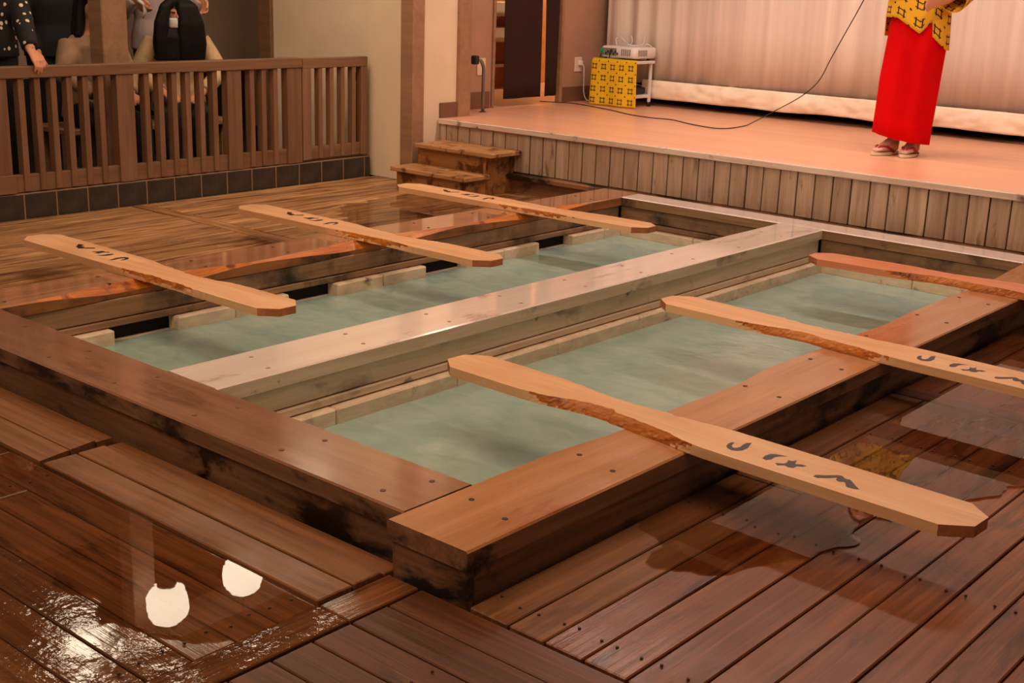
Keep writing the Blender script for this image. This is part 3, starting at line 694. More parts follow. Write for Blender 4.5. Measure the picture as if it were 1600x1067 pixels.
board(-4.545, 4.178, math.pi+.004, 'pale paddle board on the left beam, middle of the three on that side', M['board'], 5, .045)
board(-4.540, 5.365, math.pi+.026, 'pale paddle board on the left beam, reaching past the wooden steps', M['board'], 6, .035)

# ------------------------------------------------------------------ fence on its tiled kerb
XF = -6.60
kerb = struct(MB().box(-6.70, -6.598, 1.6, 6.16, -.05, .142), 'wall_kerb', M['grout'], 'low kerb faced with dark slate tiles under the fence')
yt = 3.54-.1975*6
me = MB().box(-.004, .0035, .005, .1925, 0, .136, 0, .0012).mesh('tile'); me.materials.append(M['slate'])
while yt < 6.0:
    o = mesh_obj('tile', me, None, kerb); o.location = (-6.598, yt, .001); yt += .1975
MBt = MB().box(-.004, .0035, .005, 6.158-yt, 0, .136, 0, .0012).build('tile', M['slate'], kerb); MBt.location = (-6.598, yt, .001)
fence = empty('slatted_fence', (XF, 4.2, .142)); tag(fence, 'long brown slatted wooden fence on the dark tiled kerb', 'fence')
def fpart(y0, y1, z0, z1, x0, x1, name, par, vert=True, bev=.003):
    if vert:
        h = z1-z0; o = MB().box(-h/2, h/2, -(y1-y0)/2, (y1-y0)/2, -(x1-x0)/2, (x1-x0)/2, 0, bev).build(name, M['fence'])
        R = Matrix(((0, 0, 1, 0), (0, 1, 0, 0), (-1, 0, 0, 0), (0, 0, 0, 1)))
    else:
        l_ = y1-y0; o = MB().box(-l_/2, l_/2, -(x1-x0)/2, (x1-x0)/2, -(z1-z0)/2, (z1-z0)/2, 0, bev).build(name, M['fence'])
        R = Matrix.Rotation(math.pi/2, 4, 'Z')
    o.matrix_world = Matrix.Translation(((x0+x1)/2, (y0+y1)/2, (z0+z1)/2)) @ R
    o.parent = par; o.matrix_parent_inverse = Matrix.Translation(-Vector(par.location)); return o
ZF0, ZF1 = .146, .835
fpart(2.0, 5.547, ZF1-.062, ZF1, XF-.075, XF+.012, 'top_rail', fence, False)
fpart(2.0, 5.547, ZF0, ZF0+.098, XF-.055, XF-.012, 'bottom_rail', fence, False)
for a, b in ((2.62, 2.735), (3.375, 3.487), (4.160, 4.275), (4.945, 5.056), (5.425, 5.547)): fpart(a, b, ZF0, ZF1-.062, XF-.062, XF+.003, 'post', fence)
for c in (2.83, 2.925, 3.02, 3.115, 3.21, 3.30, 3.572, 3.668, 3.765, 3.862, 3.962, 4.062, 4.366, 4.462, 4.558, 4.656, 4.756, 4.855, 5.143, 5.237, 5.332):
    fpart(c-.018, c+.018, ZF0+.004, ZF1-.062, XF-.060, XF-.001, 'slat', fence)
fpart(3.38, 3.50, ZF0+.002, ZF0+.105, XF+.003, XF+.014, 'patch_board', fence, False)
gate = empty('fence_gate', (XF, 5.85, .15)); tag(gate, 'narrow slatted gate at the end of the fence beside the cream wall', 'gate')
GZ = .158
fpart(5.556, 6.14, ZF1-.07, ZF1-.004, XF-.055, XF+.004, 'top_rail', gate, False)
fpart(5.556, 6.14, GZ, GZ+.085, XF-.050, XF-.010, 'bottom_rail', gate, False)
fpart(5.556, 5.630, GZ, ZF1-.07, XF-.055, XF+.003, 'stile', gate); fpart(6.078, 6.14, GZ, ZF1-.07, XF-.055, XF+.003, 'stile', gate)
for c in (5.715, 5.815, 5.915, 6.015): fpart(c-.017, c+.017, GZ+.003, ZF1-.07, XF-.050, XF-.001, 'slat', gate)
o = put(MB().box(XF-.085, XF-.055, 6.03, 6.10, .66, .72, 0, .004), 'latch', M['black'], gate)

# ------------------------------------------------------------------ curtain, doorway cloth, small stage things
def sheet(fn, nu, nv, th=.004, uvs=None, name='sheet'):
    """double-sided thin cloth from fn(u,v)->(x,y,z)"""
    mb = MB()
    for j in range(nv+1):
        for i in range(nu+1): mb.v.append(fn(i/nu, j/nv))
    for j in range(nv):
        for i in range(nu):
            a = j*(nu+1)+i; mb.f.append((a, a+1, a+nu+2, a+nu+1)); mb.mi.append(0); mb.sm.append(True)
    me = bpy.data.meshes.new(name); me.from_pydata(mb.v, [], mb.f); me.polygons.foreach_set('use_smooth', mb.sm)
    if uvs:
        uvl = me.uv_layers.new(name='UVMap')
        for lp in me.loops:
            k = lp.vertex_index; uvl.data[lp.index].uv = uvs((k % (nu+1))/nu, (k//(nu+1))/nv)
    return me
def solid(o, th):
    md = o.modifiers.new('thickness', 'SOLIDIFY'); md.thickness = th; md.offset = 0; return o
YC = 8.65
ct = empty('stage_curtain', (-3, YC, .5)); tag(ct, 'wide pale pleated curtain with folded hem across the stage', 'curtain')
def cur(u, v):
    x_ = -6.42 + 7.8*u; z = .60 + 2.7*v
    a = .0045 + .016*max(0, min(1, (-5.6-x_)/.5))
    y_ = YC + a*math.sin(x_*31+1.3*math.sin(x_*3.3)) + .010*math.sin(x_*4.1+.6) + .006*noise.noise(Vector((x_*6, z*.7, 0)))
    return (x_, y_, z)
o = mesh_obj('cloth', sheet(cur, 620, 6), M['curtain']); solid(o, .004); under(o, ct)
def hem(u, v):
    x_ = -6.0 + 7.3*u; z = .487 + .143*v + .012*noise.noise(Vector((x_*2.2, 5, 0)))*(1-v)
    y_ = YC - .030 - .016*math.sin(math.pi*v) + .020*noise.noise(Vector((x_*5, v*1.3, 2))) + .012*noise.noise(Vector((x_*14, v*3, 7)))
    return (x_, y_, z)
o = mesh_obj('hem', sheet(hem, 420, 10), M['hem']); solid(o, .006); under(o, ct)

nr = empty('doorway_cloth', (-6.49, 7.75, 1.4)); tag(nr, 'dark maroon split cloth hanging in the doorway beside the stage', 'door curtain')
def nor(y0, y1, yb0, yb1):
    def f(u, v):
        a = y0+(y1-y0)*u; b = yb0+(yb1-yb0)*u; t = v**1.6
        return (-6.478+.010*math.sin(u*9+y0*5)*(1-v*.6)+.005*math.sin(u*4), b*(1-t)+a*t, .487+.012*u*0+1.9*v)
    return f
for q in ((7.40, 7.852, 7.452, 7.885), (7.86, 8.13, 7.935, 8.105)):
    o = mesh_obj('cloth_panel', sheet(nor(*q), 24, 16), M['noren']); solid(o, .004); under(o, nr)
put(MB().tube([(-6.478, 7.33, 2.40), (-6.478, 8.19, 2.40)], .012), 'rod', M['post'], nr)
# shelf with white boxes glimpsed through the gap
sh = empty('corridor_shelf', (-7.7, 7.95, ZS)); tag(sh, 'shelf seen through the gap left of the maroon door cloth', 'shelf')
for z in (.62, .84, 1.06): put(MB().box(-7.88, -7.58, 8.55, 9.15, z, z+.02), 'shelf_board', M['post'], sh)
for yq in (8.55, 9.13): put(MB().box(-7.88, -7.58, yq, yq+.02, ZS, 1.3), 'upright', M['post'], sh)
for z, lab in ((.86, 'white paper box on the lower shelf in the corridor'), (1.08, 'white paper box on the upper shelf in the corridor')):
    b = MB().box(-7.84, -7.62, 8.60, 9.05, z, z+.10, 0, .004); b.box(-7.615, -7.612, 8.60, 9.05, z+.02, z+.03)
    tag(b.build('paper_box', M['white']), lab, 'box')

# grab rail
gr = empty('grab_rail', (-6.33, 7.02, ZS)); tag(gr, 'bent grey grab rail with black end beside the doorway', 'grab rail')
pts = [(-6.31, 7.025, ZS)]+[(-6.31, 7.025, z) for z in (.55, .65, .73)]+[(-6.31, 7.025-.055*(1-math.cos(a)), .73+.075*math.sin(a)) for a in (.4, .8, 1.2, 1.57)]+[(-6.31, 6.945, .806)]
put(MB().tube(pts, .013, 10), 'tube', M['grey_metal'], gr)
put(MB().box(-6.335, -6.285, 6.905, 6.955, .775, .838, 0, .008), 'end_cap', M['black'], gr)
put(MB().prism(ell(-6.31, 7.025, 0, .026, .026, 16), ZS, ZS+.006), 'foot_plate', M['grey_metal'], gr)
sw = empty('wall_switch', (-6.5, 7.2, .74)); tag(sw, 'cream switch plate on the brown panel behind the grab rail', 'switch')
put(MB().box(-6.499, -6.491, 7.157, 7.249, .675, .802, 0, .002), 'plate', M['plaster'], sw); put(MB().box(-6.491, -6.488, 7.185, 7.222, .71, .768, 0, .001), 'rocker', M['white'], sw)
ou = empty('wall_outlet', (-6.5, 8.39, .72)); tag(ou, 'cream wall outlet with a white plug on the brown wall', 'outlet')
put(MB().box(-6.499, -6.491, 8.345, 8.435, .665, .782, 0, .002), 'plate', M['plaster'], ou)
put(MB().box(-6.492, -6.462, 8.385, 8.415, .715, .755, 0, .004), 'plug', M['white'], ou)
def cable(name, pts, r, mat, lab, cat, n=6):
    # Catmull-Rom through the points
    P = [Vector(p) for p in pts]; out = []
    for i in range(len(P)-1):
        a, b, c, d = P[max(i-1, 0)], P[i], P[i+1], P[min(i+2, len(P)-1)]
        for k in range(6):
            t = k/6; out.append(.5*((2*b)+(c-a)*t+(2*a-5*b+4*c-d)*t*t+(3*b-a-3*c+d)*t*t*t))
    out.append(P[-1])
    mb = MB().tube(out, r, n)
    if lab is None: return mb
    return tag(mb.build(name, mat), lab, cat)
cable('power_cable', [(-6.462, 8.40, .73), (-6.45, 8.41, .70), (-6.452, 8.42, .60), (-6.455, 8.43, .50), (-6.43, 8.44, .44), (-6.33, 8.42, .432), (-6.2, 8.40, .432)], .0045, M['white'], 'white power cable hanging from the outlet to the trolley', 'cable')

# trolley, cloth, projector
tr = empty('white_trolley', (-6.02, 8.42, ZS)); tag(tr, 'white open two-shelf trolley against the stage curtain', 'trolley')
TX0, TX1, TY0, TY1 = -6.27, -5.80, 8.29, 8.60
# the trolley stands slightly turned
def trl(x_, y_): 
    return (x_, y_)
put(MB().box(TX0, -5.86, TY0, 8.575, .765, .788, 0, .004), 'top_board', M['white'], tr)
put(MB().box(TX0+.02, -5.89, TY0+.03, 8.56, .495, .520, 0, .004), 'lower_board', M['white'], tr)
for (lx, ly) in ((TX0+.02, TY0+.02), (-5.90, TY0+.02), (TX0+.02, 8.545), (-5.90, 8.545)):
    put(MB().box(lx, lx+.022, ly, ly+.022, ZS+.035, .765, 0, .003), 'leg', M['white'], tr)
    put(MB().tube([(lx, ly+.011, ZS+.018), (lx+.022, ly+.011, ZS+.018)], .018, 12), 'castor', M['black'], tr)
def clo(u, v):
    x_ = -6.268 + .438*u; z = .430 + .366*v
    y_ = TY0-.014 - .010*(1-v)*math.sin(u*11+.8) - .012*(1-v) - (0 if v < .97 else -.02)
    return (x_+.012*(1-v)*(u-.5)+.008*(1-v), y_, z-.012*u*(1-v)*0)
o = mesh_obj('printed_cloth', sheet(clo, 40, 24, uvs=lambda u, v: (u*.438+.012, v*.366+.006)), M['igeta']); solid(o, .003)
tag(o, 'yellow cloth with black crossed-square print hanging over the trolley front', 'cloth')
bx_ = empty('black_box', (-6.0, 8.5, .52)); tag(bx_, 'small black electronics box on the lower shelf of the trolley', 'electronics box')
put(MB().box(-6.10, -5.93, 8.40, 8.56, .521, .575, 0, .006), 'case', M['black'], bx_); put(MB().tube([(-5.99, 8.45, .575), (-5.97, 8.46, .60), (-5.94, 8.5, .59), (-5.93, 8.53, .575)], .003), 'wire', M['grey_metal'], bx_)

PR = empty('projector', (-6.03, 8.44, .79), math.radians(-3)); tag(PR, 'white video projector with cables on top of the trolley', 'projector')
def rbox(x0, x1, y0, y1, z0, z1, r):
    mb = MB(); pts = []
    for (cx, cy, a0) in ((x1-r, y1-r, 0), (x0+r, y1-r, 90), (x0+r, y0+r, 180), (x1-r, y0+r, 270)):
        for k in range(7): a = math.radians(a0+15*k); pts.append((cx+r*math.cos(a), cy+r*math.sin(a)))
    e = .010
    sc_ = lambda q, s: [((p[0]-(x0+x1)/2)*s+(x0+x1)/2, (p[1]-(y0+y1)/2)*s+(y0+y1)/2, q) for p in pts]
    mb.loft([sc_(z0, .94), sc_(z0+e, 1), sc_(z1-e, 1), sc_(z1, .94)]); return mb
ch = lambda mb, nm, mt: mb.build(nm, mt, PR)
ch(rbox(-.185, .165, -.13, .16, .016, .102, .035), 'body', M['white'])
for (a, b) in ((-.15, -.10), (.12, .10), (-.15, .12), (.13, -.09)): ch(MB().prism(ell(a, b, 0, .012, .012, 12), .0, .018), 'foot', M['black'])
ch(MB().box(-.165, -.02, -.1315, -.128, .030, .088), 'port_panel', M['vent'])
for k in range(7): ch(MB().box(-.130+.019*k, -.118+.019*k, -.1335, -.1305, .036+.014*(k % 2), .056+.014*(k % 2)), 'port', M['black'])
ch(MB().box(-.183, -.150, -.1345, -.1285, .045, .085), 'green_tape', M['green'])
for k in range(9): ch(MB().box(.165, .1668, -.085+.013*k, -.078+.013*k, .035, .082), 'vent_slot', M['vent'])
for k in range(5): ch(MB().box(.03+.02*k, .042+.02*k, -.1318, -.129, .035, .085), 'vent_slot', M['vent'])
ch(MB().tube([(.0, .155, .06), (.0, .185, .06)], .035, 16), 'lens', M['black'])
ch(cable('', [(-.06, -.132, .075), (-.07, -.15, .07), (-.075, -.145, .03), (-.09, -.15, -.02)], .004, None, None, None), 'black_cable', M['black'])
ch(cable('', [(-.165, -.132, .06), (-.17, -.145, .03), (-.172, -.15, -.01)], .004, None, None, None), 'black_cable', M['black'])
for k, pp in enumerate(([(-.13, .0, .104), (-.11, -.02, .107), (-.13, -.01, .15), (-.12, .0, .165)], [(-.10, .03, .106), (-.02, .02, .112), (-.07, .03, .14), (-.12, .03, .175)],
        [(-.06, .02, .106), (.0, .0, .112), (.03, .0, .14), (.02, .0, .185)], [(.03, .05, .106), (.08, .02, .113), (.12, .03, .13), (.13, .03, .19)], [(-.10, .02, .106), (.02, -.03, .115), (.10, .04, .112), (.14, .06, .125), (.16, .10, .10)])):
    ch(cable('', pp, .0038, None, None, None), 'white_cable', M['white'])

# microphone cable
cable('microphone_cable', [(-6.62, 8.06, .4295), (-6.45, 8.14, .4295), (-6.31, 8.17, .4295), (-5.85, 8.0, .4295), (-5.56, 7.85, .4295), (-5.33, 7.81, .4295), (-5.17, 7.83, .4295), (-4.92, 7.70, .4295), (-4.69, 7.63, .4295), (-4.62, 7.73, .4295), (-4.64, 7.95, .4295), (-4.645, 8.05, .44),
   (-4.50, 8.13, .54), (-4.29, 8.10, .66), (-4.12, 8.0, .78), (-3.98, 7.86, .93), (-3.82, 7.7, 1.10), (-3.62, 7.45, 1.26), (-3.45, 7.25, 1.42), (-3.33, 7.13, 1.56), (-3.29, 7.10, 1.66)], .0035, M['black'], 'thin black microphone cable snaking across the stage and up to the performer', 'cable')

# ------------------------------------------------------------------ lanterns over the fence (seen mirrored in the wet deck)
def lantern(y_, lab):
    r = empty('paper_lantern', (-6.52, y_, 2.65)); tag(r, lab, 'lantern', 'paper lanterns under the eave')
    rings = []
    for k in range(25):
        t = k/24; z = -.135+.27*t; rad = .135*math.sqrt(max(.12, 1-(abs(2*t-1))**2.6*.8)) + .003*math.cos(k*math.pi)
        rings.append(ell(0, 0, z, rad, rad, 24))
    MB().loft(rings).build('paper_shade', M['lantern'], r)
    for z in (-.15, .135): MB().prism(ell(0, 0, 0, .062, .062, 20), z, z+.02).build('rim', M['black'], r)
    MB().tube([(0, 0, .155), (0, 0, .30)], .005, 6).build('hanger', M['black'], r)
for y_, lb in ((3.68, 'glowing paper lantern under the eave, left of the pillar, mirrored as scattered glints'), (4.285, 'glowing paper lantern mirrored nearer the lower left of the wet deck'), (4.895, 'glowing paper lantern mirrored beside the dry plank edge'), (5.5, 'glowing paper lantern nearest the cream wall')): lantern(y_, lb)

# ------------------------------------------------------------------ people
def remesh(mb, name, mat, parent, vox=.009, smooth=2):
    me = mb.mesh(name+'_raw'); t = bpy.data.objects.new('tmp', me); link(t)
    md = t.modifiers.new('r', 'REMESH'); md.mode = 'VOXEL'; md.voxel_size = vox; md.use_smooth_shade = True
    if smooth: s_ = t.modifiers.new('s', 'SMOOTH'); s_.factor = .5; s_.iterations = smooth
    dg = bpy.context.evaluated_depsgraph_get(); dg.update()
    out = bpy.data.meshes.new_from_object(t.evaluated_get(dg)); out.name = name
    bpy.data.objects.remove(t); bpy.data.meshes.remove(me)
    out.materials.clear(); out.materials.append(mat)
    for p in out.polygons: p.use_smooth = True; p.material_index = 0
    return mesh_obj(name, out, None, parent)
def V(*a): return Vector(a)
def head(mb, c, tilt=0, s=1.0):
    c = V(*c)
    mb.ball(c, (.073*s, .090*s, .108*s), n=20, m_=14)
    mb.ball(c+V(0, .030*s, -.055*s), (.052*s, .058*s, .058*s), n=16, m_=10)       # jaw
    mb.tube([c+V(0, .083*s, .018*s), c+V(0, .104*s, -.018*s), c+V(0, .088*s, -.030*s)], [.008*s, .013*s, .010*s], 8)   # nose
    mb.tube([c+V(-.018*s, .084*s, -.052*s), c+V(.018*s, .084*s, -.052*s)], .008*s, 8)  # lips
    for q in (-1, 1):
        mb.ball(c+V(q*.076*s, -.002, -.005), (.012*s, .022*s, .032*s), n=10, m_=8)
        mb.ball(c+V(q*.030*s, .076*s, .022*s), (.022*s, .014*s, .010*s), n=10, m_=6)
def eyes(par, c, s=1.0):
    c = V(*c); mb = MB()
    for q in (-1, 1): mb.ball(c+V(q*.030*s, .0875*s, .012*s), (.012*s, .006*s, .005*s), n=10, m_=6)
    mb.build('eyes', M['hair'], par)
    mb = MB()
    for q in (-1, 1): mb.tube([c+V(q*.014*s, .092*s, .036*s), c+V(q*.030*s, .090*s, .041*s), c+V(q*.046*s, .080*s, .037*s)], [.003, .004, .002], 6)
    mb.build('eyebrows', M['hair'], par)
def hand(mb, w, d, nrm, thumb, curl=.5, s=1.0):
    """w wrist, d finger direction, nrm palm-facing direction, thumb side direction"""
    w, d, nrm, thumb = V(*w), V(*d).normalized(), V(*nrm).normalized(), V(*thumb).normalized()
    mb.tube([w-d*.02, w+d*.02*s, w+d*.06*s, w+d*.088*s], [(.024*s, .017*s), (.030*s, .016*s), (.038*s, .014*s), (.036*s, .011*s)], 12, side=thumb)
    for k, (off, ln) in enumerate(((.033, .068), (.011, .078), (-.011, .072), (-.033, .056))):
        p = w + d*.085*s + thumb*off*s; a = curl*.5; pts = [p]; dr = d
        for seg in (.42, .32, .26):
            dr = (dr*math.cos(a) + nrm*math.sin(a)).normalized(); p = p+dr*ln*seg*s; pts.append(p)
            n2 = (nrm*math.cos(a) - d*math.sin(a)); nrm_, d_ = nrm, d; a = curl*(.9 if seg > .4 else 1.5)
            dr = (d*math.cos(a)+nrm*math.sin(a)).normalized()
        mb.tube([w+d*.06*s+thumb*off*s]+pts, [.0088*s, .0086*s, .0082*s, .0078*s, .007*s], 8)
    p = w + d*.025*s + thumb*.026*s
    mb.tube([p, p+d*.028*s+thumb*.026*s+nrm*.008, p+d*.056*s+thumb*.030*s+nrm*.020*s, p+d*.074*s+thumb*.024*s+nrm*.030*s], [.012*s, .0115*s, .010*s, .008*s], 8)
def arm(mb, a, b, c, r=(.046, .038, .026)): mb.tube([V(*a), V(*a).lerp(V(*b), .5), V(*b), V(*b).lerp(V(*c), .35), V(*c)], [r[0], r[0]*.95, r[1], r[1]*1.0, r[2]], 12)
def torso(mb, z, k=1.0, dy=0):
    """z: list of (height, half width, half depth, y offset)"""
    mb.tube([V(0, y_, h) for h, a, b, y_ in z], [(a*k, b*k) for h, a, b, y_ in z], 20, side=(1, 0, 0))
def leg(mb, a, b, c, toe, r=(.078, .054, .036)): 
    mb.tube([V(*a), V(*a).lerp(V(*b), .5), V(*b), V(*b).lerp(V(*c), .3), V(*c)], [r[0], r[0]*.86, r[1], r[1]*1.02, r[2]], 12)
    mb.tube([V(*c)+V(0, -.03, -.02), V(*c)+V(0, .02, -.035), V(*toe)], [.03, .036, .024], 10)

# performer on the stage
W = empty('person', (-3.2, 7.394, ZS), -2.73); tag(W, 'performer in yellow printed coat, red skirt and red-strapped sandals standing on stage', 'person')
b = MB()
torso(b, [(.78, .145, .10, 0), (.88, .14, .10, 0), (.98, .118, .085, 0), (1.12, .135, .095, .005), (1.22, .150, .085, 0), (1.275, .10, .06, -.005), (1.30, .052, .05, -.005), (1.40, .047, .048, .008)])
head(b, (0, .02, 1.445))
RW, LW = (-.02, .23, 1.26), (-.20, .20, 1.02)
arm(b, (.145, 0, 1.235), (.20, .07, .99), (.055, .22, 1.20)); arm(b, (-.145, 0, 1.235), (-.235, .02, 1.0), (-.14, .20, .92))
hand(b, (.055, .22, 1.20), (-.25, .25, .9), (-.9, .1, -.2), (0, .9, -.3), 1.1); hand(b, (-.14, .20, .92), (.6, .55, -.1), (.3, -.6, -.6), (0, .3, .9), .6)
for q in (-1, 1): leg(b, (q*.075, 0, .80), (q*.066, .015, .43), (q*.060, -.033, .085), (q*.060+(.05 if q < 0 else .085), .06, .042), (.078, .054, .030))
remesh(b, 'body', M['skin'], W, .008)
hr = MB(); hr.ball((0, -.012, 1.475), (.088, .098, .105), n=20, m_=12); hr.ball((0, -.09, 1.50), (.05, .05, .05)); 
o = remesh(hr, 'hair', M['hair'], W, .012); o.location = (0, -.022, .018)
eyes(W, (0, .02, 1.445))
# skirt
rings = []
def skr(z, rx, ry, cx, f=None, n=72): 
    return [(cx+(rx+ .006*math.sin(9*a+1)*(1 if z < .5 else .5))*math.cos(a), (ry+.006*math.sin(7*a)+.010*max(0, 1-abs(a-1.9)*3)+.007*max(0, 1-abs(a-1.05)*5))*math.sin(a), (z if f is None else f(math.cos(a)))) for a in [2*math.pi*k/n for k in range(n)]]
def hemf(c): return .100+.032*c*(1.0 if c > 0 else .75)
so = [skr(0, .168, .125, .024, hemf), skr(.16, .168, .126, .022, lambda c: .19+.02*c), skr(.30, .170, .128, .016), skr(.45, .172, .130, .010), skr(.60, .172, .130, .0), skr(.72, .170, .125, -.008), skr(.84, .160, .115, -.01), skr(.93, .135, .10, 0)]
si = [[(p[0]*.965, p[1]*.955, p[2]) for p in r] for r in reversed(so)]
sk = MB().loft(so+si, 0, cap=False); n_ = 72
for i in range(n_): sk.f.append((i, (i+1) % n_, (len(so)*2-1)*n_+(i+1) % n_, (len(so)*2-1)*n_+i)); sk.mi.append(0); sk.sm.append(False)
sk.build('skirt', M['red'], W)
# coat
HEM = [(-.30, .81), (-.166, .81), (-.12, .81), (.013, .723), (.076, .797), (.082, .713), (.172, .632), (.3, .632)]
def coat_hem(lx, front):
    if not front: return .70
    s_ = -lx
    for (a, p), (b_, q) in zip(HEM, HEM[1:]):
        if a <= s_ <= b_: return p+(q-p)*(s_-a)/(b_-a+1e-9)
    return .7
def coat(u, v):
    a = 2*math.pi*u - math.pi/2
    prof = [(0, .188, .142), (.25, .180, .138), (.5, .172, .130), (.72, .178, .125), (.88, .172, .105), (1, .075, .065)]
    for (p, ra, rb), (q, rc, rd) in zip(prof, prof[1:]):
        if p <= v <= q: t = (v-p)/(q-p); rx, ry = ra+(rc-ra)*t, rb+(rd-rb)*t; break
    x_, y_ = rx*math.cos(a), ry*math.sin(a); front = math.sin(a) > -.15
    h = coat_hem(x_ if v < .02 else .188*math.cos(a), front); top = 1.315
    tt = v
    return (x_, y_, h+(top-h)*tt)
o = mesh_obj('printed_coat', sheet(coat, 120, 24, uvs=lambda u, v: (u*1.09+.03, v*.62)), M['igeta_coat'], W); solid(o, .004)
def sleeve(a, b_, c, r0, r1):
    a, b_, c = V(*a), V(*b_), V(*c)
    def f(u, v):
        p = a.lerp(b_, v*2) if v < .5 else b_.lerp(c, (v-.5)*2); d = ((b_-a) if v < .5 else (c-b_)).normalized()
        s1 = d.orthogonal().normalized(); s2 = d.cross(s1); r = r0+(r1-r0)*v; an = 2*math.pi*u
        return tuple(p+s1*r*math.cos(an)+s2*r*math.sin(an))
    return f
for ab in (((.13, 0, 1.225), (.205, .06, .985), (.12, .16, 1.11)), ((-.13, 0, 1.225), (-.245, .015, .99), (-.17, .16, .93))):
    o = mesh_obj('sleeve', sheet(sleeve(*ab, .068, .085), 28, 14, uvs=lambda u, v: (u*.5, v*.40)), M['igeta_coat'], W); solid(o, .004)
def obi(u, v): a = 2*math.pi*u; return (.186*math.cos(a), .140*math.sin(a), .93+.05*v)
o = mesh_obj('waist_tie', sheet(obi, 40, 3), M['red'], W); solid(o, .004)
FA = {-1: math.radians(-20), 1: math.radians(-38)}
for q in (-1, 1):
    cx = 0; px_ = (q*.060, -.045, 0)
    outl = [(cx+.044*math.cos(a)*(1.0 if math.sin(a) > 0 else .86), .078+.122*math.sin(a)) for a in [2*math.pi*k/28 for k in range(28)]]
    s_ = MB().prism(outl, .003, .019).build('sandal', M['sole'], W); s_.location = px_; s_.rotation_euler = (0, 0, FA[q])
    MB().prism(outl, .0, .003).build('under_sole', M['black'], s_)
    tp = V(0, .160, .020)
    for sd in (-1, 1): MB().tube([tp, tp+V(sd*.012, -.012, .034), V(cx+sd*.034, .100, .052), V(cx+sd*.046, .048, .021)], [.007, .008, .009, .007], 8).build('strap', M['red_strap'], s_)
    ft = MB(); ft.tube([(cx, -.015, .058), (cx, .02, .068), (cx, .08, .050), (cx, .14, .036), (cx, .172, .029)], [(.026, .036), (.034, .046), (.037, .032), (.036, .017), (.022, .009)], 14, side=(1, 0, 0)); ft.tube([(cx, .01, .06), (cx, .01, .17)], [.038, .036], 12)
    sk_ = remesh(ft, 'sock', M['tabi'], W, .006); sk_.location = px_; sk_.rotation_euler = (0, 0, FA[q])
mic = empty('microphone', (-3.2, 7.394, ZS), -2.73); tag(mic, 'black hand microphone held by the performer on stage', 'microphone')
MB().tube([(.012, .285, 1.22), (.025, .235, 1.34)], [.012, .016], 12).build('handle', M['black'], mic); MB().ball((.029, .218, 1.375), .026).build('grille', M['grey_metal'], mic)

def spectator(loc, label, jacket, cloth, joints, headc, seated, hairfn=None, skin_vox=.009, trousers='navy', rz=-math.pi/2, hands=((0, 0), (0, 0)), jname='jacket'):
    P = empty('person', loc, rz); tag(P, label, 'person', None)
    J = joints; b = MB()
    zo = J['z']                              # offset of pelvis relative to standing
    T = [(.80, .15, .105, 0), (.90, .145, .105, 0), (1.0, .122, .09, 0), (1.13, .142, .10, .005), (1.25, .155, .09, 0), (1.31, .10, .06, -.005), (1.335, .054, .05, 0), (1.43, .048, .048, .01)]
    T = [(h+zo, a, d, y_+J.get('lean', 0)*(h-.9)) for h, a, d, y_ in T]
    torso(b, T); head(b, headc)
    for q, s in ((1, 'R'), (-1, 'L')):
        e, w = J['elb'+s], J['wri'+s]; sh_ = (q*.15, J.get('lean', 0)*.36, 1.265+zo)
        arm(b, sh_, e, w); hd = J['hand'+s]; hand(b, w, *hd)
        leg(b, (q*.08, 0, .83+zo), J['kneR'] if q > 0 else J['kneL'], J['ankR'] if q > 0 else J['ankL'], tuple(V(*(J['ankR'] if q > 0 else J['ankL']))+V(0, .13, -.05)))
    remesh(b, 'body', M['skin'], P, skin_vox, 1)
    eyes(P, headc)
    c = MB(); torso(c, [(h, a*1.22, d*1.25, y_) for h, a, d, y_ in T[:6]])
    for q, s in ((1, 'R'), (-1, 'L')):
        e, w = V(*J['elb'+s]), V(*J['wri'+s]); sh_ = V(q*.145, J.get('lean', 0)*.36, 1.26+zo)
        c.tube([sh_, sh_.lerp(e, .5), e, e.lerp(w, .5), e.lerp(w, J.get('cuff', .9))], [.07, .066, .06, .052, .046], 14)
    remesh(c, jname, M[jacket], P, .011)
    t = MB()
    torso(t, [(h, a*1.1, d*1.12, y_) for h, a, d, y_ in T[:3]])
    for q, s in ((1, 'R'), (-1, 'L')):
        k_, a_ = V(*J['kne'+s]), V(*J['ank'+s]); t.tube([V(q*.08, 0, .84+zo), k_, k_.lerp(a_, .5), a_+V(0, 0, .04)], [.095, .075, .066, .058], 14)
    remesh(t, 'trousers', M[trousers], P, .012)
    sh2 = MB()
    for s in 'RL':
        a_ = V(*J['ank'+s]); sh2.tube([a_+V(0, -.05, -.045), a_+V(0, 0, -.04), a_+V(0, .1, -.055), a_+V(0, .15, -.062)], [(.035, .035), (.042, .045), (.045, .028), (.03, .016)], 12, side=(1, 0, 0))
    remesh(sh2, 'shoes', M['black'], P, .01)
    if hairfn: hairfn(P)
    return P
def hair_long(c, drop, w=.13, front=True, gap=None):
    def f(P):
        h = MB(); c_ = V(*c); h.ball(c_+V(0, -.018, .028), (.086, .10, .104), n=18, m_=12)
        for k in range(9):
            a = math.pi*(.0+k/8.0); x_ = math.cos(a); y_ = -math.sin(a)
            h.tube([c_+V(x_*.06, y_*.07-.01, .06), c_+V(x_*.085, y_*.10-.01, -.05), c_+V(x_*w*.9, y_*.11-.01, -.16), c_+V(x_*w, y_*.11, -drop)], [.035, .032, .034, .024], 8)
        if front:
            for x_, sp in front: h.tube([c_+V(x_*.3, .05, .10), c_+V(x_*.75, .092, .05), c_+V(x_, .095, -.06), c_+V(x_*1.08, .085, -.18), c_+V(x_*1.05, .075, -drop)], [.02, .026, .034, .036, .026], 8)
        o = remesh(h, 'hair', M['hair'], P, .011)
    return f
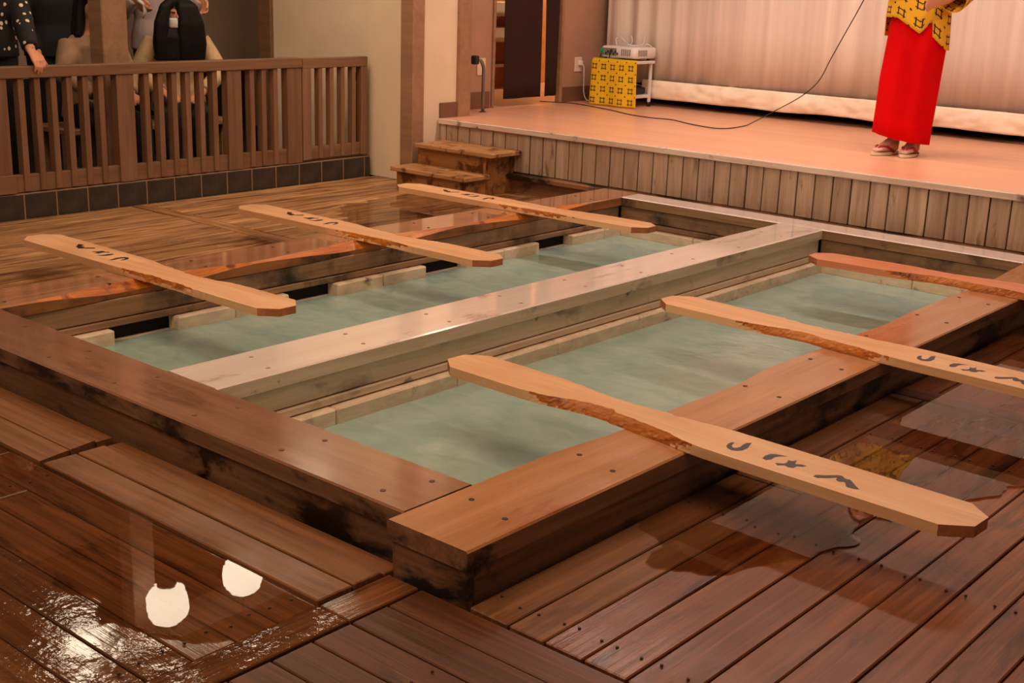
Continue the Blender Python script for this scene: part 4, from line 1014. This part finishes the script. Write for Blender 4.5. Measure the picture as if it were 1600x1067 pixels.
stand = dict(kneR=(.075, .02, .46), kneL=(-.075, .02, .46), ankR=(.08, 0, .09), ankL=(-.08, 0, .09))
sit = dict(kneR=(.10, .40, .44), kneL=(-.10, .40, .44), ankR=(.10, .42, .09), ankL=(-.10, .42, .09))
# polka dots, left hand on the rail
spectator((-7.0, 3.60, 0), 'standing spectator in black polka-dot shirt, left hand on the fence rail', 'dots', None,
    dict(z=.06, elbR=(.24, .02, 1.06), wriR=(.20, .14, .86), elbL=(-.15, .13, 1.10), wriL=(-.070, .350, .918), handR=((0, .2, -1), (-1, 0, 0), (0, 1, 0), .5), handL=((-.10, .62, -.60), (.05, -.5, -.85), (-.9, -.3, .1), 1.05), cuff=.93, **stand), (0, .03, 1.57), False,
    hair_long((0, .03, 1.57), .22, .11, []), .0055, 'blackcloth', jname='shirt')
spectator((-7.78, 4.44, 0), 'standing spectator in a plain black coat between the polka-dot shirt and the pillar', 'blackcloth', None,
    dict(z=.0, elbR=(.22, 0, 1.0), wriR=(.17, .14, .82), elbL=(-.22, 0, 1.0), wriL=(-.17, .14, .82), handR=((0, .3, -1), (-1, 0, 0), (0, 1, 0), .5), handL=((0, .3, -1), (1, 0, 0), (0, 1, 0), .5), **stand), (0, .03, 1.50), False,
    hair_long((0, .03, 1.50), .30, .12, []), .01, 'blackcloth', jname='coat')
spectator((-7.22, 4.36, 0), 'seated spectator in beige jacket half hidden by the pillar', 'beige', None,
    dict(z=-.34, lean=.15, elbR=(.24, .12, .74), wriR=(.12, .30, .62), elbL=(-.22, .10, .72), wriL=(-.10, .30, .62), handR=((-.3, .9, -.1), (0, -.1, -1), (-1, 0, 0), .5), handL=((.3, .9, -.1), (0, -.1, -1), (1, 0, 0), .5), **sit), (0, .09, 1.15), True,
    hair_long((0, .09, 1.15), .20, .11, []), .01)
def mask_hair(P):
    hair_long((.0, .10, 1.09), .29, .145, [(-.022, 0), (-.05, 0), (-.08, 0), (-.105, 0), (-.13, 0), (.095, 0), (.125, 0)])(P)
    h2 = MB()
    for x_ in (.015, .045, .075): h2.tube([(x_, .185, 1.005), (x_*1.05, .19, .95), (x_*1.1, .18, .80)], [.012, .026, .024], 8)
    remesh(h2, 'front_hair', M['hair'], P, .009)
    mk = MB()
    def mf(u, v):
        a = math.radians(-72+144*u); z = -.085+.062*v
        return (.01+.064*math.sin(a)*(1-.12*(1-v)), .10+.030+.074*math.cos(a)*(1-.18*abs(v-.55)), 1.09+z)
    o = mesh_obj('face_mask', sheet(mf, 14, 6), M['mask'], P); solid(o, .003)
spectator((-7.27, 5.05, 0), 'seated spectator with very long black hair, white mask and cream coat', 'cream_coat', None, rz=-2.08, joints=
    dict(z=-.34, lean=.12, elbR=(.27, .10, .72), wriR=(.12, .28, .60), elbL=(-.27, .10, .72), wriL=(-.12, .28, .60), handR=((-.4, .9, -.1), (0, -.1, -1), (-1, 0, 0), .5), handL=((.4, .9, -.1), (0, -.1, -1), (1, 0, 0), .5), **sit), headc=(.0, .10, 1.09), seated=True, hairfn=mask_hair, skin_vox=.008, jname='coat')
P4 = spectator((-7.62, 5.13, 0), 'standing spectator in lavender grey sweatshirt behind the long-haired one', 'lavender', None,
    dict(z=.04, elbR=(.28, .04, 1.08), wriR=(.28, .20, 1.20), elbL=(-.27, .04, 1.06), wriL=(-.27, .16, 1.20), handR=((-.1, .5, -.7), (-1, 0, 0), (0, .8, .3), .9), handL=((.0, .35, -.9), (1, 0, 0), (0, .9, .1), .8), cuff=.85, **stand), (0, .04, 1.55), False,
    hair_long((0, .04, 1.55), .1, .09, []), .008, jname='sweatshirt')
ph = empty('white_handheld', (-7.36, 4.85, 1.11)); tag(ph, 'small white curved object held in front of the lavender sweatshirt', 'handheld item')
put(MB().tube([(-7.36, 4.83, 1.17), (-7.345, 4.86, 1.145), (-7.345, 4.87, 1.10), (-7.36, 4.855, 1.06)], [(.012, .012)]*4, 10), 'shell', M['white'], ph)
bn = empty('bench', (-7.3, 4.65, 0)); tag(bn, 'brown wooden bench behind the fence slats', 'bench')
put(MB().box(-7.48, -7.05, 4.10, 5.35, .375, .41, 0, .005), 'seat', M['post'], bn)
for yb in (4.1, 5.25):
    put(MB().box(-7.44, -7.38, yb, yb+.06, 0, .375, 0, .004), 'leg', M['post'], bn); put(MB().box(-7.14, -7.08, yb, yb+.06, 0, .375, 0, .004), 'leg', M['post'], bn)
